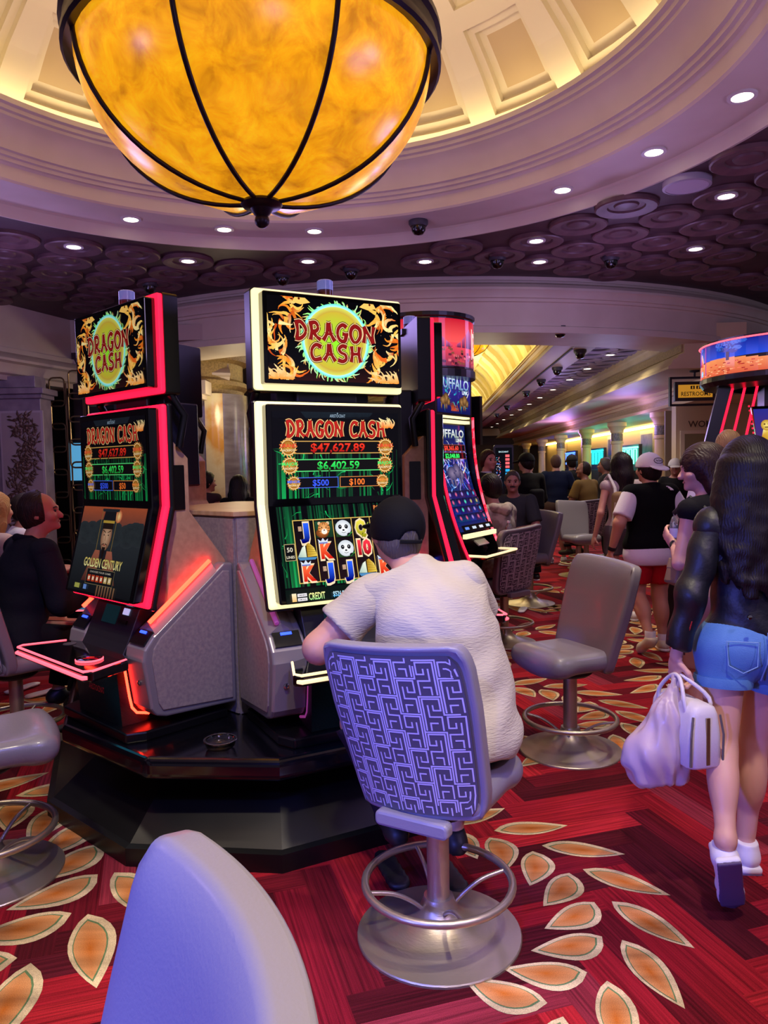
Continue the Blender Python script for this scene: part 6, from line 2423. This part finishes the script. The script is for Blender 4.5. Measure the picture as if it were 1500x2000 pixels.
# ------------------------------------------------------------------ other machines
def buffalo_pic_main():
    p = Pic(.56, .86)
    p.v, p.f, p.c = [], [], []
    p.z = -.0006
    for i in range(22):
        p.rect(0, -.43 + (i + .5) * .86 / 22, .56, .86 / 22, '#16246a', '#101a52')
    p.z = 0.0
    p.up()
    for i in range(90):
        flame(p, RND.uniform(-.26, .26), RND.uniform(-.1, .25), RND.uniform(.05, .14), RND.uniform(0, 6.3), .012, RND.choice(['#2a50ff', '#5a40e0', '#3a9aff', '#c8a0ff']), RND.choice(['#a0d0ff', '#302080', '#ffffff']))
    p.up().text('BUFFALO', 0, .36, .075, '#3a4a5a', .05, .52)
    p.up().text('BUFFALO', 0, .36, .066, '#f4f8ff', .02, .5, col2='#a8b8a8')
    p.up().text('LINK', .16, .305, .03, '#e8f4e8', .03, .12)
    for y, v, c in ((.24, '$8,365.60', '#ff4a3a'), (.175, '$2,048.80', '#3aff6a')):
        p.up().rect(0, y, .5, .05, '#0a0a10').frame(0, y, .5, .05, .004, '#c86a5a')
        p.up().text(v, .0, y, .036, c, .03, .26)
    p.up()
    for (x, y, a, b) in ((-.06, .03, .09, .06), (.03, .05, .07, .065), (.1, .02, .05, .045), (-.1, -.03, .018, .05), (-.04, -.04, .018, .05), (.05, -.04, .018, .05), (.09, -.03, .016, .05)):
        p.disc(x, y, a, b, '#8a7a9a', '#2a2a5a', 12)
    p.up().line([(.14, .03), (.2, .07), (.22, .12)], .016, '#e8e0d0', .003)
    for r in range(4):
        for c in range(5):
            x, y = -.212 + c * .106, -.14 - r * .062
            p.up().rect(x, y, .1, .056, RND.choice(['#1a2a8a', '#24106a', '#0a3a6a', '#3a1a5a']), '#0a0a2a')
            p.up().disc(x, y, .022, .02, RND.choice(['#5ac8ff', '#ff6a8a', '#c8a0ff', '#e8d060', '#60ffd0']), '#1a2a6a', 10)
    p.up().rect(0, -.405, .56, .05, '#050508')
    for k in range(4):
        p.up().rect(-.2 + k * .13, -.405, .07, .02, RND.choice(['#c8d8e8', '#e8e8f8', '#6a90e8']))
    return p


def buffalo_pic_top():
    p = Pic(.6, .32)
    p.rect(0, 0, .6, .32, '#0a1450', '#3a2a9a')
    p.up()
    for i in range(50):
        flame(p, RND.uniform(-.28, .28), RND.uniform(-.1, .1), .08, RND.uniform(0, 6.3), .014, RND.choice(['#2a60d0', '#28c8c8', '#4a2a9a']), '#1a1a5a')
    p.up().text('BUFFALO', 0, .085, .1, '#20305a', .05, .56)
    p.up().text('BUFFALO', 0, .085, .09, '#cfe6ff', .02, .54, col2='#6a90c0')
    p.up().text('LINK', .2, .02, .03, '#e8f4ff', .03, .11)
    for s in (-1, 1):
        x = s * .17
        p.up()
        for (dx, y, a, b) in ((-.03, -.06, .055, .04), (.02, -.045, .05, .045), (.065, -.07, .03, .032), (-.06, -.1, .012, .035), (.0, -.1, .012, .035), (.03, -.1, .012, .035)):
            p.disc(x + dx, y, a, b, '#b0814a', '#3a2418', 12)
        p.up().line([(x + .06, -.02), (x + .1, .02), (x + .09, .05)], .01, '#f0e8d8', .002)
    for i in range(20):
        flame(p, RND.uniform(-.08, .08), -.14, .09, 1.57 + RND.uniform(-.5, .5), .012, '#c8502a', '#3a1a10')
    return p


def topper_red():
    p = Pic(2.0, 1.0)
    p.v, p.f, p.c = [], [], []
    n = 48
    for i in range(n):
        x = -1 + (i + .5) * 2 / n
        p.rect(x, .25, 2 / n, .5, '#ff5a5a', '#c81830')
        p.rect(x, -.25, 2 / n, .5, '#7a2a4a', '#ff4a5a')
    p.up()
    for k in range(7):
        x0 = -1 + k * .29
        for i in range(8):
            a, b = i / 8, (i + 1) / 8
            h = lambda t: .05 + .38 * (1 - abs(2 * t - 1)) ** 1.3
            p.poly([(x0 + .26 * a, -.1), (x0 + .26 * b, -.1), (x0 + .26 * b, -.1 + h(b)), (x0 + .26 * a, -.1 + h(a))], '#8a3a6a', ['#5a1a40', '#5a1a40', '#c85a90', '#c85a90'])
    p.up()
    for i in range(260):
        x, y = RND.uniform(-.99, .99), RND.uniform(-.48, -.12)
        p.rect(x, y, .022, .05, RND.choice(['#3a1420', '#c8404a', '#6a2038', '#e8707a', '#8a4a3a']))
    for k in range(4):
        x = -.9 + k * .5
        p.up().rect(x, .02, .12, .72, '#a01020').frame(x, .02, .1, .66, .016, '#ffd8d0')
        p.up().text('B', x, .02, .5, '#fff0e8', .05, .06)
        p.up().text('B', x, .02, .36, '#e82030', .02, .04)
    return p


M_BR = screen_mat('display_vivid', 1.1)
bt = thing('curved_slot_machine', 'tall curved slot machine with blue buffalo pictures and round red topper', 'slot machine', (.55, 6.22, 0), R_(58))
YZ_ = Matrix(((0, 0, 1, 0), (1, 0, 0, 0), (0, 1, 0, 0), (0, 0, 0, 1)))
cy = lambda t: -.26 * (1 - t) ** 2.2
pr_ = [(cy(i / 10) + .02, 1.02 + .95 * i / 10) for i in range(11)]
body_p = pr_ + [(.35, 1.97), (.4, 1.2), (.4, 0), (-.1, 0), (-.1, .8)]
MB().prism(body_p[::-1], -.3, .3, M=YZ_).build('cabinet', dk, bt)
for s in (-1, 1):
    fin = [(cy(i / 10) - .06, .85 + 1.15 * i / 10) for i in range(11)]
    fin2 = fin + [(a + .1, b) for a, b in fin[::-1]]
    fo = MB().prism(fin2[::-1], s * .3 if s > 0 else -.345, .345 if s > 0 else -.3, M=YZ_).build('side_fin', dk, bt)
    MB().tube([(s * .318, a - .004, b) for a, b in fin], .012, 6).build('light_strip', mat('led_mosaic', '#ff4a5a', emit=3, noise=(18, 2, (1, 1, 1), (.45, .55)), col2='#ff1028') if s > 0 else led_r, fo)
buffalo_pic_main().build('screen_picture', M_BR, bt, Matrix.Identity(4), lambda u, v, z: (u, cy((v + .43) / .86 * .92 + .06) - .006 - z * 5, 1.50 + v))
for z_, hh in ((2.0, .03), (1.955, .025)):
    MB().box((0, -.02, z_), (.6, .05, hh)).build('light_bar', led_w, bt)
MB().box((0, -.27, 1.035), (.58, .03, .035)).build('light_bar', led_w, bt)
buffalo_pic_top().build('screen_picture', M_BR, bt, MX((0, -.052, 2.18)) @ NF)
MB().prism(rrect(.66, .36, .01), -.25, .05, M=MX((0, 0, 2.18), rx=PI / 2)).build('top_display', dk, bt)
MB().box((0, -.03, 2.355), (.62, .05, .03)).build('light_bar', led_w, bt)
tp = MB().lathe([(.0, 2.30), (.42, 2.30), (.42, 2.36), (.405, 2.37), (.405, 2.76), (.42, 2.77), (.42, 2.80), (0, 2.80)], 40, c=(0, .22)).build('topper', dk, bt)
topper_red().build('screen_picture', M_BR, tp, Matrix.Identity(4), lambda u, v, z: ((.407 + z) * math.sin(u * PI), .22 - (.407 + z) * math.cos(u * PI), 2.565 + v * .37))
MB().prism([(-.3, -.46), (.3, -.46), (.3, -.1), (-.3, -.1)], .86, .89).build('button_deck', glass_blk, bt, bev=.008)
MB().tube([(-.3, -.3, .89), (-.3, -.46, .89), (.3, -.46, .89), (.3, -.3, .89)], .01, 6).build('deck_light', led_w2, bt)
MB().box((0, 0, 0), (.2, .1, .01), M=MX((.1, -.22, .97), rx=R_(40))).build('deck_panel', mat('pale_panel', '#c8c8cc', .3), bt)
MB().box((.46, .12, 1.98), (.05, .4, .42)).build('rear_monitor', dk, bt)

# lion machine under a big curved topper
def lion_pic():
    p = Pic(.6, .5)
    p.rect(0, 0, .6, .5, '#5a2a3a', '#2a2a8a')
    p.up()
    for i in range(60):
        flame(p, .0, .05, RND.uniform(.12, .22), RND.uniform(0, 6.3), .03, '#2a9aff', '#1a3ac8')
    p.up().disc(0, .06, .15, .15, '#8af0ff', '#1a7ae0', 30)
    p.up().ring(0, .06, .12, .13, '#d8ffff', '#2aa0ff', 30)
    p.up().text('LION', 0, .08, .08, '#0a1a3a', .05, .24)
    p.up().text('LION', 0, .08, .07, '#182850', .02, .22, col2='#4a6aa8')
    p.up().text('LINK', 0, -.005, .05, '#182850', .02, .16)
    for s in (-1, 1):
        x = s * .21
        p.up().rect(x, -.13, .13, .04, '#8a6a20', '#d8b040')
        p.up().poly([(x - .05, -.11), (x + .05, -.11), (x + .045, 0), (x + .03, .06), (x - .03, .06), (x - .045, 0)], '#d8a830', ['#8a5a10', '#a87820', '#f0d060', '#e8c850', '#f8e890', '#c89028'])
        p.up().disc(x, .1, .045, .05, '#f4dc78', '#b88820', 14)
        p.up()
        for e in (-1, 1):
            p.disc(x + e * .016, .11, .008, .007, '#4a2a08', n=8)
        p.rect(x, .082, .03, .008, '#4a2a08')
    p.up().rect(0, -.21, .6, .08, '#1a0a14', '#3a1424')
    return p


def lion_pic2():
    p = Pic(.56, .42)
    p.rect(0, 0, .56, .42, '#0a1a5a', '#1a4ab8')
    for r in range(3):
        for c in range(4):
            x, y = -.2 + c * .135, .13 - r * .13
            p.up().rect(x, y, .125, .12, '#102a7a', '#0a1450')
            p.up().ring(x, y, .03, .045, '#c8f0ff', '#2a8ae8', 14)
    return p


def topper_scene():
    p = Pic(2.0, 1.0)
    p.v, p.f, p.c = [], [], []
    n = 48
    for i in range(n):
        x = -1 + (i + .5) * 2 / n
        p.rect(x, .25, 2 / n, .5, '#1a4ad8', '#0a1a8a')
        hgt = .08 * math.sin(i * .5)
        p.rect(x, -.28 + hgt / 2, 2 / n, .44 + hgt, '#d85a3a', '#f0905a')
    p.up()
    for k in range(9):
        x = -1 + k * .24
        for j in range(16):
            p.disc(x + RND.uniform(-.05, .06), .3 + RND.uniform(-.14, .18), .02, .07, RND.choice(['#2a5ac8', '#3a3a9a', '#1a3a8a', '#4a6ad8']), n=7)
        p.up().rect(x, .05, .014, .26, '#3a2430')
    for i in range(300):
        p.rect(RND.uniform(-.99, .99), RND.uniform(-.48, -.12), .012, .03, RND.choice(['#ff7a5a', '#c83a2a', '#ffb080', '#a82a2a']))
    for k in range(5):
        x = -.88 + k * .4
        p.up().rect(x, .02, .008, .9, '#e040c0').rect(x + .07, .02, .008, .9, '#b030a0')
        p.up().disc(x + .03, -.34, .013, .1, '#c8ffff', '#4ab8ff', 12)
        p.up().poly([(x + .015, -.1), (x + .045, -.12), (x + .05, .02), (x + .03, .28), (x + .022, .3), (x + .016, .1)], '#f05a48', ['#c82a2a', '#e84a3a', '#ffb0a0', '#ffe0d0', '#ffd0c0', '#ff8070'])
    return p


ln = thing('lion_slot_machine', 'slot machine with LION screen, slanted legs and wide curved topper, cut by right edge', 'slot machine', (3.80, 6.9, 0), R_(-20))
tp = MB().lathe([(.55, 2.24), (.80, 2.26), (.83, 2.30), (.83, 2.34), (.82, 2.345), (.82, 2.63), (.83, 2.635), (.83, 2.66), (.6, 2.67), (0, 2.67)], 56).build('topper', dk, ln)
topper_scene().build('screen_picture', M_BR, tp, Matrix.Identity(4), lambda u, v, z: ((.822 + z) * math.sin(u * PI), -(.822 + z) * math.cos(u * PI), 2.49 + v * .285))
MB().lathe([(.828, 2.632), (.84, 2.64), (.828, 2.648)], 56).build('topper_edge', led_pk, tp)
for s in (-1, 1):
    MB().loft([[(s * .68, -.3, 2.28), (s * .58, -.3, 2.28), (s * .58, -.12, 2.28), (s * .68, -.12, 2.28)][::s], [(s * 1.2, -.34, 0), (s * 1.08, -.34, 0), (s * 1.08, -.12, 0), (s * 1.2, -.12, 0)][::s]]).build('slanted_leg', dk, ln)
    for k in range(3):
        MB().tube([(s * (.56 - k * .1), -.22, 2.26), (s * (.80 - k * .12), -.24, 1.25)], .011, 6).build('light_tube', led_r, ln)
MB().box((0, .05, 1.2), (.6, .5, 2.3)).build('cabinet', dk, ln)
sm = MX((-.08, -.36, 1.78), rx=R_(-12))
scn = MB().prism([(-.34, .3), (-.2, -.75), (.2, -.75), (.34, .3)][::1], -.05, .0, M=sm @ NF @ Matrix.Scale(1, 4)).build('screen_bezel', glass_blk, ln, bev=.01)
lion_pic().build('screen_picture', M_BR, scn, sm @ MX((0, -.003, 0)) @ NF @ Matrix.Diagonal((1, 1, 1, 1)), lambda u, v, z: (u * (1 + v * .3) * 1.0, v + .02, z))
lion_pic2().build('screen_picture', M_BR, scn, sm @ MX((0, -.003, -.5)) @ NF, lambda u, v, z: (u * (.8 + v * .3), v, z))
for s in (-1, 1):
    q = MB()
    for i in range(26):
        t = i / 25
        q.ball((s * (.355 - .14 * t), .3 - 1.02 * t, .0), .009, 6)
    MB().add(q.v, q.f, 0, sm @ NF).build('bulb_strip', led_r, scn)
q = MB()
for i in range(16):
    q.ball((-.18 + i * .024, .315, 0), .009, 6)
MB().add(q.v, q.f, 0, sm @ NF).build('bulb_strip', led_r, scn)

# upright kiosk screen in the aisle
kp = Pic(.24, .56)
kp.rect(0, 0, .24, .56, '#0a0e18', '#05060a')
kp.up().text('BACCARAT', 0, .22, .022, '#c8e8f0', .02, .14)
for i in range(60):
    kp.rect(-.075 + RND.uniform(-.03, .03), RND.uniform(-.25, .15), .012, .008, RND.choice(['#3ac8e8', '#e85a6a', '#c8c8d0', '#3a6ae8']))
for k in range(8):
    kp.up().rect(.055, .16 - k * .053, .06, .036, '#ff6a70' if k < 4 else '#28b0ff')
kt = thing('kiosk_screen', 'upright lit score screen on a post between the suited man and man in black', 'screen', (1.76, 11.0, 0), R_(-2))
MB().prism(rrect(.29, .64, .03), -.03, .03, M=MX((0, 0, 1.56), rx=PI / 2)).build('housing', dk2, kt)
kp.build('screen_picture', M_BR, kt, MX((0, -.032, 1.56)) @ NF)
MB().box((0, 0, .62), (.06, .05, 1.24)).build('post', dk2, kt)
MB().lathe([(.2, 0), (.2, .02), (.04, .05), (0, .05)], 20).build('foot', dk2, kt)
gp = Pic(.5, .34)
gp.rect(0, 0, .5, .34, '#0a2a6a', '#28a0e0')
for i in range(40):
    gp.rect(RND.uniform(-.2, .2), RND.uniform(-.14, .14), .05, .03, RND.choice(['#40d0ff', '#ff80c0', '#ffe080', '#2050e0']))
for i, (x, y, z, lab) in enumerate(((-2.15, 13.4, 1.3, 'blue slot screen glowing beyond the marble pier, lower one'), (-2.15, 13.4, 1.75, 'blue slot screen glowing beyond the marble pier, upper one'))):
    t = thing('video_screen', lab, 'screen', (x, y, z), 0, 'blue screens beyond the pier')
    MB().prism(rrect(.56, .4, .01), -.03, .05, M=MX(rx=PI / 2)).build('housing', dk2, t)
    gp.build('screen_picture', M_BR, t, MX((0, -.052, 0)) @ NF)
    MB().box((0, .2, -z / 2), (.3, .3, z)).build('cabinet', dk, t)

# ------------------------------------------------------------------ things people carry
hb = thing('handbag', 'small boxy white leather handbag with two handles hanging from the woman\'s hand', 'bag', (1.10, 2.735, .50), R_(14))
wl_ = mat('white_bag_leather', '#d9d2d6', .42, bump=(120, .15))
MB().loft([[(x * k, y * k2, z) for x, y in rrect(.135, .27, .03, 4)] for z, k, k2 in ((0, .93, .95), (.01, 1, 1), (.12, .97, .99), (.19, .84, .95), (.215, .7, .9), (.225, .4, .8))]).build('bag_body', wl_, hb, smooth=60)
MB().box((0, -.134, .1), (.014, .006, .17)).build('zip', mat('brass_zip', '#b8a070', .3, .9), hb)
for s in (-1, 1):
    MB().tube([(s * .066, -.128, .012), (s * .066, -.132, .12), (s * .055, -.126, .19)], .0045, 6).build('piping', mat('bag_piping', '#6a6058', .5), hb)
    MB().tube(smooth_path([(s * .045, -.075, .17), (s * .052, -.07, .235), (s * .012 - .022, -.02, .30), (s * .012 - .022, .03, .30), (s * .052, .08, .235), (s * .045, .085, .17)], 4), .0075, 8).build('handle', wl_, hb, smooth=60)
pb = thing('plastic_bag', 'thin translucent white plastic shopping bag hanging beside the white handbag', 'bag', (1.0, 2.72, .40))
pm = mat('thin_plastic', '#e8cfd6', .35, trans=.35, bump=(16, .9, (1, 1, .4)))
s = SDF()
s.ell((-.02, 0, .09), (.095, .065, .08), None, .06)
s.boxp((0, .0, .05), (.1, .05, .04), rd=.02, k=.04)
s.chain([(.02, 0, .2), (-.06, 0, .13), (-.125, 0, .085)], [.04, .05, .012], .05)
s.chain([(.03, 0, .16), (.09, 0, .035)], [.05, .014], .04)
s.chain([(-.03, 0, .1), (-.06, 0, .0)], [.05, .014], .04)
s.chain([(.0, 0, .14), (.03, 0, .26), (.068, .015, .385)], [.075, .045, .014], .06)
s.rip(.006, lambda P: np.sin(np.arctan2(P[..., 1], P[..., 0] - .03) * 9 + P[..., 2] * 12) * np.sin(P[..., 2] * 26 + P[..., 0] * 20))
o = solid('bag_skin', pm, pb, [s], .008)
for sx_ in (-1, 1):
    MB().tube([(.06 + sx_ * .008, .0, .36), (.07 + sx_ * .01, .02, .405)], .007, 6).build('handle', pm, pb)
vs, fs, x1, x0 = text_polys('THANK YOU', .0)
MB().add([(x * .012, y * .012, 0) for x, y in vs], fs, 0, MX((-.07, -.072, .11), rx=PI / 2 - .1) @ Matrix.Rotation(-.35, 4, 'Z')).build('printed_line', mat('print_red', '#a83a4a', .6), pb) if False else None
MB().prism(circ(.012, 12), 0, .001, M=MX((.03, -.062, .2), rx=PI / 2)).build('red_mark', mat('print_red', '#b03a4a', .6), pb)
bo = thing('water_bottle', 'clear plastic water bottle with pale label in the hand of the woman in black top', 'bottle', (1.575, 4.04, 1.115))
MB().lathe([(0, 0), (.028, 0), (.033, .006), (.033, .13), (.031, .15), (.02, .178), (.013, .188), (.013, .2), (0, .2)], 20).build('bottle_body', mat('clear_plastic', '#dfe6ee', .08, trans=.85), bo, smooth=50)
MB().lathe([(.0335, .07), (.0337, .072), (.0337, .118), (.0335, .12)], 20).build('bottle_label', mat('bottle_label', '#c9c4d8', .5), bo, smooth=50)
MB().lathe([(.0145, .193), (.0145, .21), (0, .211)], 16).build('bottle_cap', mat('bottle_cap', '#e8e8ee', .4), bo, smooth=40)
dup(bo, (1.08, 6.5, .895), 0, 'small clear water bottle standing on the deck of the curved buffalo machine')
sb_ = thing('shoulder_bag', 'tan leather bag with dark strap hanging at the hip of the woman in black top', 'bag', (1.56, 3.93, .93), R_(30))
MB().prism(rrect(.2, .09, .02), 0, .13, M=MX(ry=.35)).build('bag_body', mat('tan_leather', '#80674e', .5, bump=(90, .2)), sb_, bev=.012)
MB().prism(rrect(.204, .094, .02), .07, .135, M=MX(ry=.35)).build('flap', mat('tan_flap', '#8f7458', .5), sb_, bev=.01)
MB().tube(smooth_path([(.06, .0, .1), (.12, .02, .22), (.2, .05, .36)], 4), .009, 6).build('strap', mat('pale_strap', '#c8bfc8', .6), sb_)
